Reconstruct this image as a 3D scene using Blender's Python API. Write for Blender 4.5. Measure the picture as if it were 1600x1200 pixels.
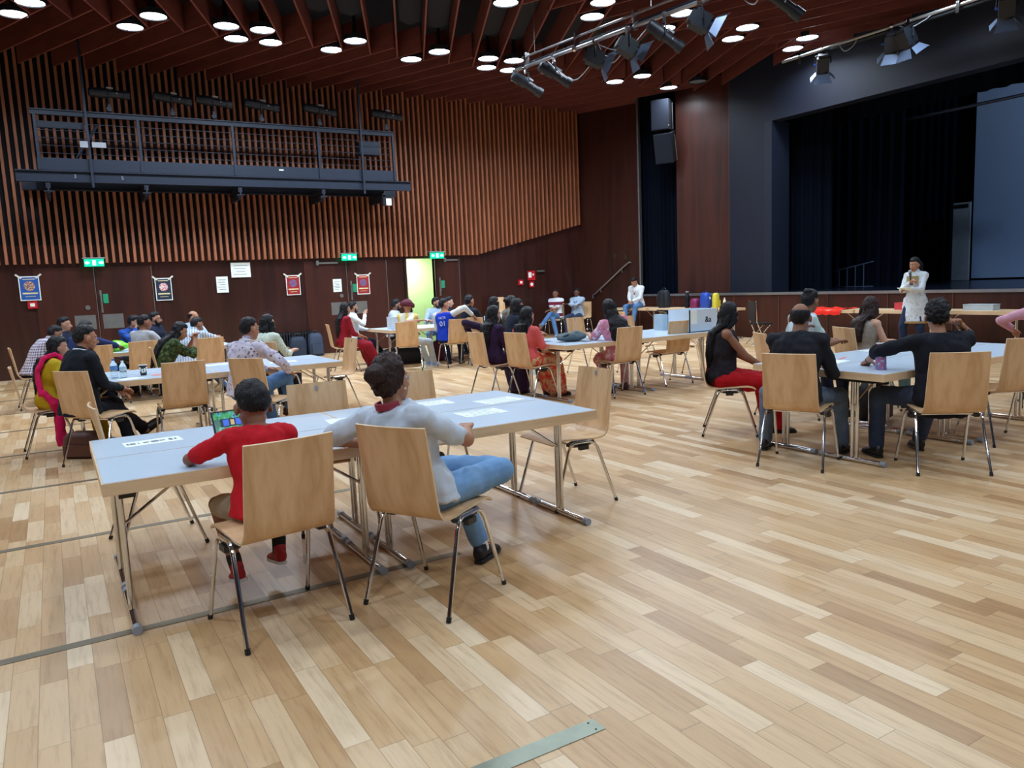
import bpy, math, random
import numpy as np
from mathutils import Vector, Matrix, noise
for o in list(bpy.data.objects): bpy.data.objects.remove(o)
SC = bpy.context.scene
COL = SC.collection
R = math.radians
random.seed(7)
def srgb(r, g, b):
    f = lambda c: (c/255/12.92) if c/255 <= .04045 else ((c/255+.055)/1.055)**2.4
    return (f(r), f(g), f(b), 1)

# ---------------------------------------------------------------- camera
EYE = 1.55
yaw, pit, rol, FPX = .534248, .1307, -.04355, 1198.39
cy, sy, cp, sp = math.cos(yaw), math.sin(yaw), math.cos(pit), math.sin(pit)
Fv = Vector((sy*cp, cy*cp, -sp)); Rv = Vector((cy, -sy, 0)); Uv = Rv.cross(Fv)
c_, s_ = math.cos(rol), math.sin(rol)
R2 = Rv*c_+Uv*s_; U2 = Uv*c_-Rv*s_
cam_d = bpy.data.cameras.new('camera'); cam = bpy.data.objects.new('camera', cam_d); COL.objects.link(cam)
m = Matrix((R2, U2, -Fv)).transposed().to_4x4(); m.translation = Vector((0, 0, EYE)); cam.matrix_world = m
cam_d.sensor_fit = 'HORIZONTAL'; cam_d.sensor_width = 36; cam_d.lens = FPX/1600*36; cam_d.clip_start = .05; cam_d.clip_end = 200
SC.camera = cam

# ---------------------------------------------------------------- world, exposure
w = bpy.data.worlds.new('hall_air'); SC.world = w; w.use_nodes = True
w.node_tree.nodes['Background'].inputs[0].default_value = (.5, .62, .9, 1)
w.node_tree.nodes['Background'].inputs[1].default_value = .12
SC.view_settings.view_transform = 'Standard'
try: SC.view_settings.look = 'None'
except Exception: pass
SC.view_settings.gamma = 1; SC.view_settings.use_curve_mapping = False
SC.view_settings.exposure = -0.3
LAMP_W = 52; LAMP_COL = (.74, .87, 1.0)

# ---------------------------------------------------------------- materials
MATS = {}
def nt(name):
    m = bpy.data.materials.new(name); m.use_nodes = True
    return m, m.node_tree, m.node_tree.nodes['Principled BSDF']
def N(t, typ, **kw):
    n = t.nodes.new(typ)
    for k, v in kw.items(): setattr(n, k, v)
    return n
def mth(t, op, a, b=None, c=None):
    n = N(t, 'ShaderNodeMath', operation=op)
    for i, v in enumerate((a, b, c)):
        if v is None: continue
        if isinstance(v, (int, float)): n.inputs[i].default_value = v
        else: t.links.new(v, n.inputs[i])
    return n.outputs[0]
def ramp(t, fac, stops, interp='LINEAR'):
    n = N(t, 'ShaderNodeValToRGB'); n.color_ramp.interpolation = interp
    e = n.color_ramp.elements
    while len(e) < len(stops): e.new(.5)
    for i, (p, c) in enumerate(stops): e[i].position = p; e[i].color = c
    t.links.new(fac, n.inputs[0]); return n.outputs[0]
def mix(t, fac, a, b, mode='MIX'):
    n = N(t, 'ShaderNodeMix', data_type='RGBA', blend_type=mode)
    for s, v in ((0, fac), (6, a), (7, b)):
        if isinstance(v, (int, float)): n.inputs[s].default_value = v
        elif isinstance(v, tuple): n.inputs[s].default_value = v
        else: t.links.new(v, n.inputs[s])
    return n.outputs[2]
def bump(t, b, h, strength=.2, dist=.01):
    n = N(t, 'ShaderNodeBump'); n.inputs['Strength'].default_value = strength; n.inputs['Distance'].default_value = dist
    t.links.new(h, n.inputs['Height']); t.links.new(n.outputs[0], b.inputs['Normal'])
def coords(t, scale=(1, 1, 1), rot=(0, 0, 0), kind='Object'):
    tc = N(t, 'ShaderNodeTexCoord'); mp = N(t, 'ShaderNodeMapping')
    mp.inputs['Scale'].default_value = scale; mp.inputs['Rotation'].default_value = rot
    t.links.new(tc.outputs[kind], mp.inputs['Vector']); return mp.outputs[0]
def nz(t, vec, scale, detail=3, rough=.55):
    n = N(t, 'ShaderNodeTexNoise'); n.inputs['Scale'].default_value = scale; n.inputs['Detail'].default_value = detail
    n.inputs['Roughness'].default_value = rough; t.links.new(vec, n.inputs['Vector']); return n.outputs[0]

def plain(name, col, rough=.6, metal=0, var=.08, nscale=6, bmp=0, spec=.5, emit=0):
    if name in MATS: return MATS[name]
    m, t, b = nt(name)
    v = coords(t); f = nz(t, v, nscale)
    lo = tuple(max(0, c*(1-var)) for c in col[:3])+(1,); hi = tuple(min(1, c*(1+var)) for c in col[:3])+(1,)
    t.links.new(ramp(t, f, [(.3, lo), (.7, hi)]), b.inputs['Base Color'])
    b.inputs['Roughness'].default_value = rough; b.inputs['Metallic'].default_value = metal
    b.inputs['Specular IOR Level'].default_value = spec
    if bmp: bump(t, b, nz(t, v, nscale*12, 4), bmp, .004)
    if emit: b.inputs['Emission Color'].default_value = col; b.inputs['Emission Strength'].default_value = emit
    MATS[name] = m; return m
def wood(name, c1, c2, scale=(1, 1, 1), rough=.4, spec=.5, wave=6, coat=0):
    if name in MATS: return MATS[name]
    m, t, b = nt(name)
    v = coords(t, scale)
    n1 = nz(t, v, 1.0, 4); n2 = nz(t, v, 5.0, 5, .6)
    s = mth(t, 'ADD', mth(t, 'MULTIPLY', n1, wave), mth(t, 'MULTIPLY', n2, .8))
    fr = mth(t, 'PINGPONG', s, 1.0)
    t.links.new(ramp(t, fr, [(0, c1), (1, c2)]), b.inputs['Base Color'])
    b.inputs['Roughness'].default_value = rough; b.inputs['Specular IOR Level'].default_value = spec
    b.inputs['Coat Weight'].default_value = coat
    bump(t, b, n2, .05, .002)
    MATS[name] = m; return m
def cloth(name, kind, cols, scale=20, rough=.85):
    if name in MATS: return MATS[name]
    m, t, b = nt(name)
    v = coords(t)
    if kind == 'plain':
        c = ramp(t, nz(t, v, 9, 3), [(.3, tuple(x*.88 for x in cols[0][:3])+(1,)), (.7, cols[0])])
    elif kind == 'flower':
        n = N(t, 'ShaderNodeTexVoronoi'); n.inputs['Scale'].default_value = scale; t.links.new(v, n.inputs['Vector'])
        q = mth(t, 'ADD', n.outputs['Distance'], mth(t, 'MULTIPLY', nz(t, v, scale*2, 2), .25))
        c = ramp(t, q, [(0, cols[1]), (.38, cols[1]), (.46, cols[0]), (1, cols[0])])
        if len(cols) > 2: c = mix(t, ramp(t, nz(t, v, scale*.7, 2), [(.52, (0, 0, 0, 1)), (.58, (1, 1, 1, 1))]), c, cols[2])
    elif kind == 'noise':
        st = [(.3+.4*i/(len(cols)-1), cc) for i, cc in enumerate(cols)]
        c = ramp(t, nz(t, v, scale, 4, .65), st, 'CONSTANT' if len(cols) > 2 else 'LINEAR')
    elif kind in ('plaid', 'stripe', 'vstripe'):
        sx = N(t, 'ShaderNodeSeparateXYZ'); t.links.new(v, sx.inputs[0])
        z = mth(t, 'GREATER_THAN', mth(t, 'FRACT', mth(t, 'MULTIPLY', sx.outputs[2], scale)), .72 if kind == 'stripe' else .6)
        x = mth(t, 'GREATER_THAN', mth(t, 'FRACT', mth(t, 'MULTIPLY', mth(t, 'ADD', sx.outputs[0], mth(t, 'MULTIPLY', sx.outputs[1], .6)), scale)), .6)
        if kind == 'stripe': c = mix(t, z, cols[0], cols[1])
        elif kind == 'vstripe': c = mix(t, x, cols[0], cols[1])
        else: c = mix(t, mth(t, 'MULTIPLY', mth(t, 'ADD', x, z), .5), cols[0], cols[1])
    t.links.new(c, b.inputs['Base Color'])
    b.inputs['Roughness'].default_value = rough; b.inputs['Specular IOR Level'].default_value = .25
    bump(t, b, mth(t, 'ADD', nz(t, v, 7, 2), mth(t, 'MULTIPLY', nz(t, v, 300, 1), .05)), .35, .03)
    MATS[name] = m; return m

def floor_mat():
    m, t, b = nt('parquet')
    tc = N(t, 'ShaderNodeTexCoord'); s = N(t, 'ShaderNodeSeparateXYZ'); t.links.new(tc.outputs['Object'], s.inputs[0])
    PW = .1
    u = mth(t, 'DIVIDE', s.outputs[0], PW); row = mth(t, 'FLOOR', u)
    wn = N(t, 'ShaderNodeTexWhiteNoise', noise_dimensions='1D'); t.links.new(row, wn.inputs['W'])
    L = mth(t, 'ADD', .52, mth(t, 'MULTIPLY', wn.outputs[0], .2))
    y = mth(t, 'ADD', mth(t, 'DIVIDE', s.outputs[1], L), mth(t, 'MULTIPLY', wn.outputs[0], 57.3)); idx = mth(t, 'FLOOR', y)
    cb = N(t, 'ShaderNodeCombineXYZ'); t.links.new(row, cb.inputs[0]); t.links.new(idx, cb.inputs[1])
    w2 = N(t, 'ShaderNodeTexWhiteNoise', noise_dimensions='2D'); t.links.new(cb.outputs[0], w2.inputs['Vector'])
    c = ramp(t, w2.outputs[0], [(0, srgb(168, 128, 86)), (.12, srgb(188, 148, 104)), (.45, srgb(202, 164, 120)), (.8, srgb(212, 178, 137)), (1, srgb(226, 200, 166))])
    # grain, stretched along the boards and shifted per board
    mp = N(t, 'ShaderNodeMapping'); mp.inputs['Scale'].default_value = (22, 1.6, 1)
    va = N(t, 'ShaderNodeVectorMath', operation='ADD'); t.links.new(tc.outputs['Object'], va.inputs[0])
    sc = N(t, 'ShaderNodeVectorMath', operation='SCALE'); t.links.new(cb.outputs[0], sc.inputs[0]); sc.inputs['Scale'].default_value = 3.7
    t.links.new(sc.outputs[0], va.inputs[1]); t.links.new(va.outputs[0], mp.inputs['Vector'])
    g = nz(t, mp.outputs[0], 1.6, 7, .7)
    c = mix(t, 1.0, c, ramp(t, g, [(.25, (.66, .58, .5, 1)), (.5, (1, 1, 1, 1)), (.75, (1.08, 1.08, 1.06, 1))]), 'MULTIPLY')
    # wear of the lacquer
    wv = coords(t, (1, 1, 1)); wr = nz(t, wv, .5, 4, .6)
    c = mix(t, ramp(t, wr, [(.45, (0, 0, 0, 1)), (.75, (.45, .45, .45, 1))]), c, srgb(216, 188, 156))
    fx = mth(t, 'FRACT', u); fy = mth(t, 'FRACT', y)
    gx = mth(t, 'LESS_THAN', mth(t, 'MINIMUM', fx, mth(t, 'SUBTRACT', 1, fx)), .014)
    gy = mth(t, 'LESS_THAN', mth(t, 'MINIMUM', fy, mth(t, 'SUBTRACT', 1, fy)), .0025)
    gap = mth(t, 'MAXIMUM', gx, gy)
    c = mix(t, mth(t, 'MULTIPLY', gap, .5), c, srgb(92, 66, 42))
    t.links.new(c, b.inputs['Base Color'])
    t.links.new(mth(t, 'ADD', .2, mth(t, 'MULTIPLY', wr, .24)), b.inputs['Roughness'])
    b.inputs['Specular IOR Level'].default_value = .5
    bump(t, b, mth(t, 'SUBTRACT', mth(t, 'MULTIPLY', g, .25), gap), .12, .002)
    return m

BEECH = wood('beech_ply', srgb(200, 158, 114), srgb(222, 184, 142), (7, 7, 1.0), .38, .45, 6)
BEECH_E = wood('beech_edge', srgb(212, 180, 142), srgb(228, 198, 160), (1.5, 1.5, 10), .45)
LAMI = plain('white_laminate', srgb(196, 212, 230), .28, var=.02, spec=.5)
CHROME = plain('chrome', (.72, .73, .75, 1), .12, 1, var=.03)
BLACKP = plain('black_plastic', (.012, .012, .014, 1), .4)
GREYP = plain('grey_plastic', srgb(150, 155, 165), .45)
VENEER = wood('dark_veneer', srgb(42, 21, 17), srgb(60, 30, 24), (3, 3, .25), .3, .5, 5, .15)
VENEER2 = wood('dark_veneer_warm', srgb(50, 25, 20), srgb(70, 34, 26), (3, 3, .25), .38, .4, 5, 0)
SLAT = wood('slat_wood', srgb(144, 86, 58), srgb(168, 104, 72), (6, 6, .5), .5)
FIN = wood('ceiling_fin_wood', srgb(104, 54, 48), srgb(120, 64, 56), (1, 1, 6), .45)
BLACKW = plain('black_board', srgb(8, 14, 26), .8)
PROSC = plain('black_paint', srgb(8, 16, 36), .65, var=.12, nscale=1.5)
CURT = plain('black_velvet', srgb(6, 14, 28), .95, spec=.1)
STEEL = plain('painted_steel', srgb(26, 37, 56), .5, .1)
STAGEF = plain('stage_floor', srgb(10, 18, 30), .22)
TRIMM = plain('steel_trim', srgb(160, 160, 165), .35, .8)
PAPER = plain('paper', srgb(238, 246, 240), .7, var=.02)
HOUSING = plain('lamp_housing', srgb(22, 28, 38), .5, .2)
ALU = plain('brushed_alu', srgb(170, 172, 172), .35, .9)
LENS = None

# ---------------------------------------------------------------- geometry helper
class G:
    def __init__(s): s.v = []; s.f = []; s.m = []
    def add(s, vs, fs, mi=0):
        k = len(s.v); s.v += [tuple(p) for p in vs]; s.f += [tuple(i+k for i in f) for f in fs]; s.m += [mi]*len(fs); return s
    def box(s, c, d, rz=0, mi=0, M=None):
        x, y, z = (q/2 for q in d); P = []
        for sx in (-1, 1):
            for sy_ in (-1, 1):
                for sz in (-1, 1): P.append(Vector((sx*x, sy_*y, sz*z)))
        T = M if M is not None else Matrix.Rotation(rz, 3, 'Z')
        P = [T@p+Vector(c) for p in P]
        return s.add(P, [(0, 1, 3, 2), (4, 6, 7, 5), (0, 4, 5, 1), (2, 3, 7, 6), (0, 2, 6, 4), (1, 5, 7, 3)], mi)
    def bx(s, a, b, mi=0):
        return s.box([(p+q)/2 for p, q in zip(a, b)], [abs(q-p) for p, q in zip(a, b)], mi=mi)
    def loft(s, rings, n=16, mi=0, cap=True):
        vs = []
        for c, X, Y in rings:
            c, X, Y = Vector(c), Vector(X), Vector(Y)
            for i in range(n):
                a = 2*math.pi*i/n; vs.append(c+X*math.cos(a)+Y*math.sin(a))
        fs = []
        for k in range(len(rings)-1):
            for i in range(n):
                j = (i+1) % n; fs.append((k*n+i, k*n+j, (k+1)*n+j, (k+1)*n+i))
        if cap:
            fs.append(tuple(range(n-1, -1, -1))); fs.append(tuple(range((len(rings)-1)*n, len(rings)*n)))
        return s.add(vs, fs, mi)
    def tube(s, pts, r, n=10, mi=0, r1=None):
        pts = [Vector(p) for p in pts]; rings = []; up = None
        L = len(pts)
        for i, p in enumerate(pts):
            d = (pts[min(i+1, L-1)]-pts[max(i-1, 0)])
            if d.length < 1e-9: d = Vector((0, 0, 1))
            d.normalize()
            if up is None:
                up = Vector((0, 0, 1)) if abs(d.z) < .9 else Vector((1, 0, 0))
            X = up.cross(d)
            if X.length < 1e-4: X = Vector((1, 0, 0)).cross(d)
            X.normalize(); Y = d.cross(X); up = Y
            rr = r if r1 is None else r+(r1-r)*i/(L-1)
            if isinstance(r, (list, tuple)): rr = r[i]
            rings.append((p, X*rr, Y*rr))
        return s.loft(rings, n, mi)
    def cap(s, a, b, r0, r1, n=14, mi=0):       # limb with round ends
        a, b = Vector(a), Vector(b); d = b-a; L = d.length
        d = d/L if L > 1e-6 else Vector((0, 0, 1))
        pts = []; rr = []
        for k in range(5):
            q = -math.pi/2+math.pi/2*k/4.; pts.append(a+d*r0*math.sin(q)); rr.append(max(.0005, r0*math.cos(q)))
        for k in range(5):
            q = math.pi/2*k/4.; pts.append(b+d*r1*math.sin(q)); rr.append(max(.0005, r1*math.cos(q)))
        X = Vector((0, 0, 1)).cross(d)
        if X.length < 1e-3: X = Vector((1, 0, 0)).cross(d)
        X.normalize(); Y = d.cross(X)
        return s.loft([(p, X*q, Y*q) for p, q in zip(pts, rr)], n, mi)
    def ell(s, c, r, M=None, n=16, k=10, mi=0):
        M = M or Matrix.Identity(3); rings = []
        for i in range(k+1):
            q = -math.pi/2+math.pi*i/k; z = math.sin(q)*r[2]; w_ = max(.01, math.cos(q))
            rings.append((Vector(c)+M@Vector((0, 0, z)), M@Vector((r[0]*w_, 0, 0)), M@Vector((0, r[1]*w_, 0))))
        return s.loft(rings, n, mi)
    def mesh(s, name, mats, sharp=35):
        me = bpy.data.meshes.new(name); me.from_pydata(s.v, [], s.f)
        if not isinstance(mats, (list, tuple)): mats = [mats]
        for q in mats: me.materials.append(q)
        if max(s.m or [0]) > 0: me.polygons.foreach_set('material_index', s.m)
        me.polygons.foreach_set('use_smooth', [True]*len(s.f)); me.update()
        if sharp: me.set_sharp_from_angle(angle=R(sharp))
        return me
    def build(s, name, mats, parent=None, sharp=35):
        o = bpy.data.objects.new(name, s.mesh(name, mats, sharp)); COL.objects.link(o)
        if parent: o.parent = parent
        return o
def tag(o, label=None, cat=None, group=None, kind=None):
    if label: o['label'] = label
    if cat: o['category'] = cat
    if group: o['group'] = group
    if kind: o['kind'] = kind
    return o
def struct(name, g, mats, parent=None, sharp=35):
    o = g.build(name, mats, parent, sharp)
    if parent is None: o['kind'] = 'structure'
    return o
def empty(name, loc, h=0, label=None, cat=None, group=None):
    o = bpy.data.objects.new(name, None); COL.objects.link(o); o.location = loc; o.rotation_euler = (0, 0, R(h)); o.empty_display_size = .1
    return tag(o, label, cat, group)
def copy_tree(o, parent=None):
    c = o.copy(); COL.objects.link(c)
    if parent: c.parent = parent
    for ch in list(o.children): copy_tree(ch, c)
    return c
def arc(c, r, a0, a1, n, ax, ay):
    return [Vector(c)+Vector(ax)*r*math.cos(a0+(a1-a0)*i/n)+Vector(ay)*r*math.sin(a0+(a1-a0)*i/n) for i in range(n+1)]

# ================================================================ SETTING
WY = 18.9
FL = struct('floor', G().bx((-9, -7, -.1), (14.4, WY+.2, 0)), floor_mat())
# brass rails let into the floor
BRASS = plain('rail_metal', srgb(122, 112, 92), .4, .45, var=.2, nscale=3)
PLATE = plain('plate_metal', srgb(150, 156, 140), .32, .55, var=.12, nscale=8, bmp=.05)
k = 0
for y in (3.9, 5.72, 7.55, 9.36, 11.19, 13.02, 14.85, 16.68):
    k += 1; struct('trim_%d' % k, G().bx((-9, y-.03, 0), (1.9, y+.03, .0025)), BRASS)
pl = G().bx((-2, 2.03-.03, 0), (1.5, 2.03+.045, .003))
o = struct('trim_%d' % (k+1), pl, PLATE)
sc = G()
for x in (1.47, -.5):
    for yy in (2.015, 2.06): sc.tube([(x, yy, .003), (x, yy, .0045)], .004)
sc.build('screw', BLACKP, o)

# --- end wall with vertical slats above, veneer doors below
wl = G(); wl.bx((-9, WY, 0), (8.1, WY+.12, 2.75)); wl.bx((8.92, WY, 0), (13.75, WY+.12, 3.3)); wl.bx((8.1, WY, 2.33), (8.92, WY+.12, 2.75))
struct('wall_left', wl, VENEER)
seams = G()
for x in (-3.6, -2.1, -.3, 2.15, 3.3, 4.55, 5.8, 7.25, 10.9, 12.0): seams.bx((x-.004, WY-.003, 0), (x+.004, WY, 2.6))
struct('trim_11', seams, BLACKW)
struct('wall_left_upper', G().bx((-9, WY+.02, 2.3), (14.2, WY+.2, 8)), BLACKW)
sl = G(); x = -8.9; i = 0
while x < 13.68:
    zb = 2.36 if x < 10.15 else 2.36+(x-10.15)/(13.65-10.15)*.82
    sl.bx((x, WY-.16, zb), (x+.053, WY-.002, 6.9)); x += .139
struct('trim_12', sl, SLAT)
# --- doors
def door(n, x0, x1, hinge_at=None, plates=True):
    d = G(); d.bx((x0, WY-.022, .01), (x1, WY, 2.28)); o = struct('door_%d' % n, d, VENEER2)
    fr = G(); fr.bx((x1-.012, WY-.03, .01), (x1, WY-.02, 2.28)); fr.build('door_edge', ALU, o)
    return o
d1 = door(1, -.25, .87); d2 = door(2, .885, 2.0); d3 = door(3, 5.4, 6.48); d4 = door(4, 6.5, 7.55); d5 = door(5, 8.98, 9.66)
for dd, px, sgn in ((d1, .87, -1), (d2, .885, 1), (d3, 6.48, -1), (d4, 6.5, 1)):
    c = px+sgn*.26
    G().bx((c-.2, WY-.026, .95), (c+.2, WY-.021, 1.26)).build('push_plate', ALU, dd)
for dd, px in ((d2, .95), (d4, 6.57), (d5, 9.05)):
    g = G(); g.bx((px-.02, WY-.04, 1.3), (px+.02, WY-.02, 1.78), 0); g.tube([(px, WY-.04, 1.66), (px, WY-.09, 1.66), (px, WY-.09, 1.42), (px, WY-.04, 1.42)], .012, 8)
    h_ = g.build('door_handle', ALU, dd)
    G().bx((px+.04, WY-.035, 1.5), (px+.14, WY-.02, 1.7)).build('emergency_sign', plain('sign_green', srgb(40, 150, 110), .4), dd)
for dd, px in ((d1, .68), (d3, 6.3)):
    G().tube([(px, WY-.022, 1.42), (px, WY-.04, 1.42)], .05, 16).build('lock_rosette', ALU, dd)
for dd, x0, x1 in ((d3, 5.72, 6.25), (d5, 9.2, 9.6)):
    g = G(); g.bx((x0, WY-.07, 2.22), (x1, WY-.03, 2.26)); g.bx((x0-.02, WY-.09, 2.19), (x0+.04, WY-.02, 2.3)); g.build('door_closer', ALU, dd)
# --- lit corridor behind the open doorway
CORR = plain('corridor_paint', srgb(198, 226, 178), .8, var=.03)
cg = G(); cg.bx((6.9, 20.3, 0), (9.6, 20.4, 2.6)); cg.bx((6.9, WY+.12, 0), (6.98, 20.4, 2.6)); cg.bx((9.6, WY+.12, 0), (9.7, 20.4, 2.6)); cg.bx((6.9, WY+.12, 2.55), (9.7, 20.4, 2.65))
struct('wall_corridor', cg, CORR)
struct('floor_corridor', G().bx((6.9, WY+.1, -.1), (9.7, 20.4, 0)), plain('corridor_floor', srgb(120, 110, 90), .4))
g = G().bx((8.12, WY+.06, .01), (8.155, WY+.72, 2.3)); dl = struct('door_6', g, plain('door_leaf_paint', srgb(168, 186, 158), .6))
g = G(); g.bx((8.155, WY+.1, 1.0), (8.19, WY+.14, 1.3)); g.build('door_handle', ALU, dl)
fr = G(); fr.bx((8.04, WY-.03, 0), (8.1, WY+.14, 2.36)); fr.bx((8.92, WY-.03, 0), (8.98, WY+.14, 2.36)); fr.bx((8.1, WY-.03, 2.3), (8.92, WY+.14, 2.36))
struct('trim_13', fr, VENEER)
def area(name, loc, size, power, col, parent=None, direction=(0, 0, -1), shape='DISK', spread=180):
    l = bpy.data.lights.new(name, 'AREA'); l.shape = shape; l.size = size; l.energy = power; l.color = col; l.spread = R(spread)
    o = bpy.data.objects.new(name, l); COL.objects.link(o); o.location = loc
    o.rotation_euler = Vector(direction).to_track_quat('-Z', 'Y').to_euler()
    if parent: o.parent = parent
    return o
e = empty('corridor_lamp', (8.6, 19.7, 2.53), 0, 'round ceiling lamp lighting the corridor behind the open door', 'lamp')
G().tube([(0, 0, 0), (0, 0, -.05)], .18, 20).build('lamp_shade', plain('lamp_glass', (1, 1, .95, 1), .3, emit=6), e)
area('bulb', (0, 0, -.06), .3, 60, (1, 1, .86), e)

# --- side walls, rear, void above the fins
struct('wall_rear', G().bx((-9.1, -7.1, 0), (14.5, -7, 8)), VENEER)
struct('wall_side', G().bx((-9.1, -7, 0), (-9, WY, 8)), VENEER)
struct('ceiling', G().bx((-9, -7, 7.6), (24.5, WY+.2, 7.75)), plain('ceiling_void', srgb(8, 14, 30), .8))

# --- fins of the ceiling (herringbone)
ZF = 6.33; FH = .5; S1 = -.46; S2 = .435; P = .595; X0 = .82
def right_lim(y):      # stage-side boundary of the ceiling in plan
    if y > 14.5: return 13.72+(18.95-y)/(18.95-14.5)*(15.43-13.72)
    return 15.43-(14.5-y)*.25 if y > 13.7 else 15.2
def fin(g, xa, ya, xb, yb):
    n = 24; pts = []
    for i in range(n+1):
        t_ = i/n; x_, y_ = xa+(xb-xa)*t_, ya+(yb-ya)*t_
        if x_ <= right_lim(y_)-.02 and x_ > -8.9: pts.append((x_, y_))
    if len(pts) < 2: return
    a, b = pts[0], pts[-1]; d = Vector((b[0]-a[0], b[1]-a[1], 0)); L = d.length; an = math.atan2(d.y, d.x)
    g.box(((a[0]+b[0])/2, (a[1]+b[1])/2, ZF+FH/2), (L, .032, FH), an)
ceil_parts = []
for bi, (yr, ya, yb, s, ref) in enumerate(((15.57, 14.97, WY-.15, S1, 15.57), (15.57, 11.22, 15.57, S2, 15.57), (11.22, 7.5, 11.93, S1, None), (None, 3.9, 8.1, S2, None), (None, .3, 4.5, S1, None))):
    g = G()
    for n in range(-20, 36):
        xr = X0+P*n
        if bi <= 1: xa, xb = xr+s*(ya-15.57), xr+s*(yb-15.57)
        elif bi == 2:
            x1 = xr+S2*(11.22-15.57); xa, xb = x1+s*(ya-11.22), x1+s*(yb-11.22)
        elif bi == 3:
            x1 = xr+S2*(11.22-15.57)+S1*(8.1-11.22); xa, xb = x1+s*(ya-8.1), x1
        else:
            x1 = xr+S2*(11.22-15.57)+S1*(8.1-11.22)+S2*(3.9-8.1); xa, xb = x1+s*(ya-3.9), x1+s*(yb-3.9)
        fin(g, xa, ya, xb, yb)
    struct('ceiling_fins.%03d' % bi if bi else 'ceiling_fins', g, FIN)
# dark boards with cut corners standing in for shaded recesses between the fins
g = G()
for n in range(-14, 28):
    xr = X0+P*(n+.5)
    if n % 3 == 0: continue
    for yy in (14.35,):
        xx = xr+S2*(yy-15.57)
    a = Vector((xr+S2*(14.6-15.57), 14.6, 0)); b = Vector((xr+S2*(11.8-15.57), 11.8, 0)); d = (b-a).normalized(); q = Vector((-d.y, d.x, 0))*.2
    if a.x > 14.6: continue
    z0, z1 = ZF+.36, ZF+.44
    pts = [a+d*.0, a+q+d*.22, b+q, b-q, a-q+d*.22]
    g.add([(p.x, p.y, z0) for p in pts]+[(p.x, p.y, z1) for p in pts], [(4, 3, 2, 1, 0), (5, 6, 7, 8, 9)]+[(i, (i+1) % 5, 5+(i+1) % 5, 5+i) for i in range(5)])
struct('ceiling_bay_shade', g, BLACKW)

# --- stage
st = G(); st.bx((14.4, -2, 0), (14.5, 18.3, 1.02)); struct('wall_stage_front', st, VENEER2)
struct('trim_14', G().bx((14.37, -2, 1.02), (14.5, 18.3, 1.075)), TRIMM)
sm = G()
for y in (17.0, 15.6, 14.2, 13.45, 12.1, 10.8, 9.4, 8.1, 6.8): sm.bx((14.385, y-.008, 0), (14.4, y+.008, 1.02))
struct('trim_15', sm, plain('seam_wood', srgb(96, 60, 48), .5))
struct('floor_stage', G().bx((14.5, -2, .9), (24.5, 18.3, 1.07)), STAGEF)
A = Vector((13.72, 18.95, 0)); B = Vector((15.43, 14.47, 0)); AB = (B-A).normalized(); nrm = Vector((-AB.y, AB.x, 0))   # towards the stage
if nrm.x < 0: nrm = -nrm
def along(y): t_ = (18.95-y)/(18.95-14.47); return A+(B-A)*t_
def wallpiece(ya, yb, z0, z1, mat_, name, off=0, th=.1):
    a, b = along(ya)+nrm*off, along(yb)+nrm*off; g = G(); an = math.atan2(AB.y, AB.x)
    g.box(((a+b)/2+nrm*(th/2)+Vector((0, 0, (z0+z1)/2)))[:], ((b-a).length, th, z1-z0), an); return struct(name, g, mat_)
wallpiece(18.95, 17.02, 0, 6.6, VENEER, 'wall_stage_left')
wallpiece(15.93, 14.47, .95, 6.6, VENEER2, 'wall_stage_panel')
wallpiece(17.03, 16.99, .95, 6.5, TRIMM, 'trim_16', -.012, .12)
wallpiece(14.55, 14.47, .95, 6.6, plain('panel_edge', srgb(96, 46, 32), .4), 'trim_17', -.01, .12)
def curtain(name, a, b, z0, z1, folds, amp, mat_=CURT, label=None):
    g = G(); a, b = Vector(a), Vector(b); d = b-a; n_ = Vector((-d.y, d.x)).normalized(); K = folds*8; vs = []
    for i in range(K+1):
        t_ = i/K; p = a+d*t_+n_*amp*(math.sin(t_*folds*2*math.pi)+.3*math.sin(t_*folds*5.1+1))
        for z in (z0, (z0+z1)/2, z1): vs.append((p.x, p.y, z))
    fs = []
    for i in range(K):
        for j in range(2): fs.append((i*3+j, (i+1)*3+j, (i+1)*3+j+1, i*3+j+1))
    k_ = len(vs); vs2 = [(v[0]+n_.x*.01, v[1]+n_.y*.01, v[2]) for v in vs]
    g.add(vs, fs); g.add(vs2, [f[::-1] for f in fs])
    o = g.build(name, mat_, None, 80); tag(o, label, 'curtain'); return o
a_, b_ = along(17.1)+nrm*.35, along(15.85)+nrm*.35
curtain('stage_curtain', a_[:2], b_[:2], 1.07, 6.7, 11, .04, label='black pleated curtain between the two dark wood panels left of the stage')
bkw = G(); a, b = along(18.9)+nrm*.9, along(14.47)+nrm*.9; bkw.box(((a+b)/2+Vector((0, 0, 3.8)))[:], (5.4, .05, 7.6), math.atan2(AB.y, AB.x)); struct('wall_stage_recess', bkw, BLACKW)
pr = G(); PX = 15.2
pr.bx((PX, 13.2, 1.07), (PX+.35, 14.35, 7.6)); pr.bx((PX, -3, 5.12), (PX+.35, 13.2, 7.6)); pr.bx((PX, -3, 1.07), (PX+.35, -1.5, 5.12))
pr.add([(PX, 14.35, 1.0), (15.43, 14.5, 1.0), (15.6, 14.5, 1.0), (PX+.3, 14.35, 1.0), (PX, 14.35, 7.6), (15.43, 14.5, 7.6), (15.6, 14.5, 7.6), (PX+.3, 14.35, 7.6)], [(0, 1, 5, 4), (1, 2, 6, 5), (2, 3, 7, 6)])
struct('wall_proscenium', pr, PROSC)
struct('trim_18', G().bx((PX-.02, 12.98, 1.07), (PX+.6, 13.2, 5.12)), plain('portal_return', srgb(16, 24, 42), .6))
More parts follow.
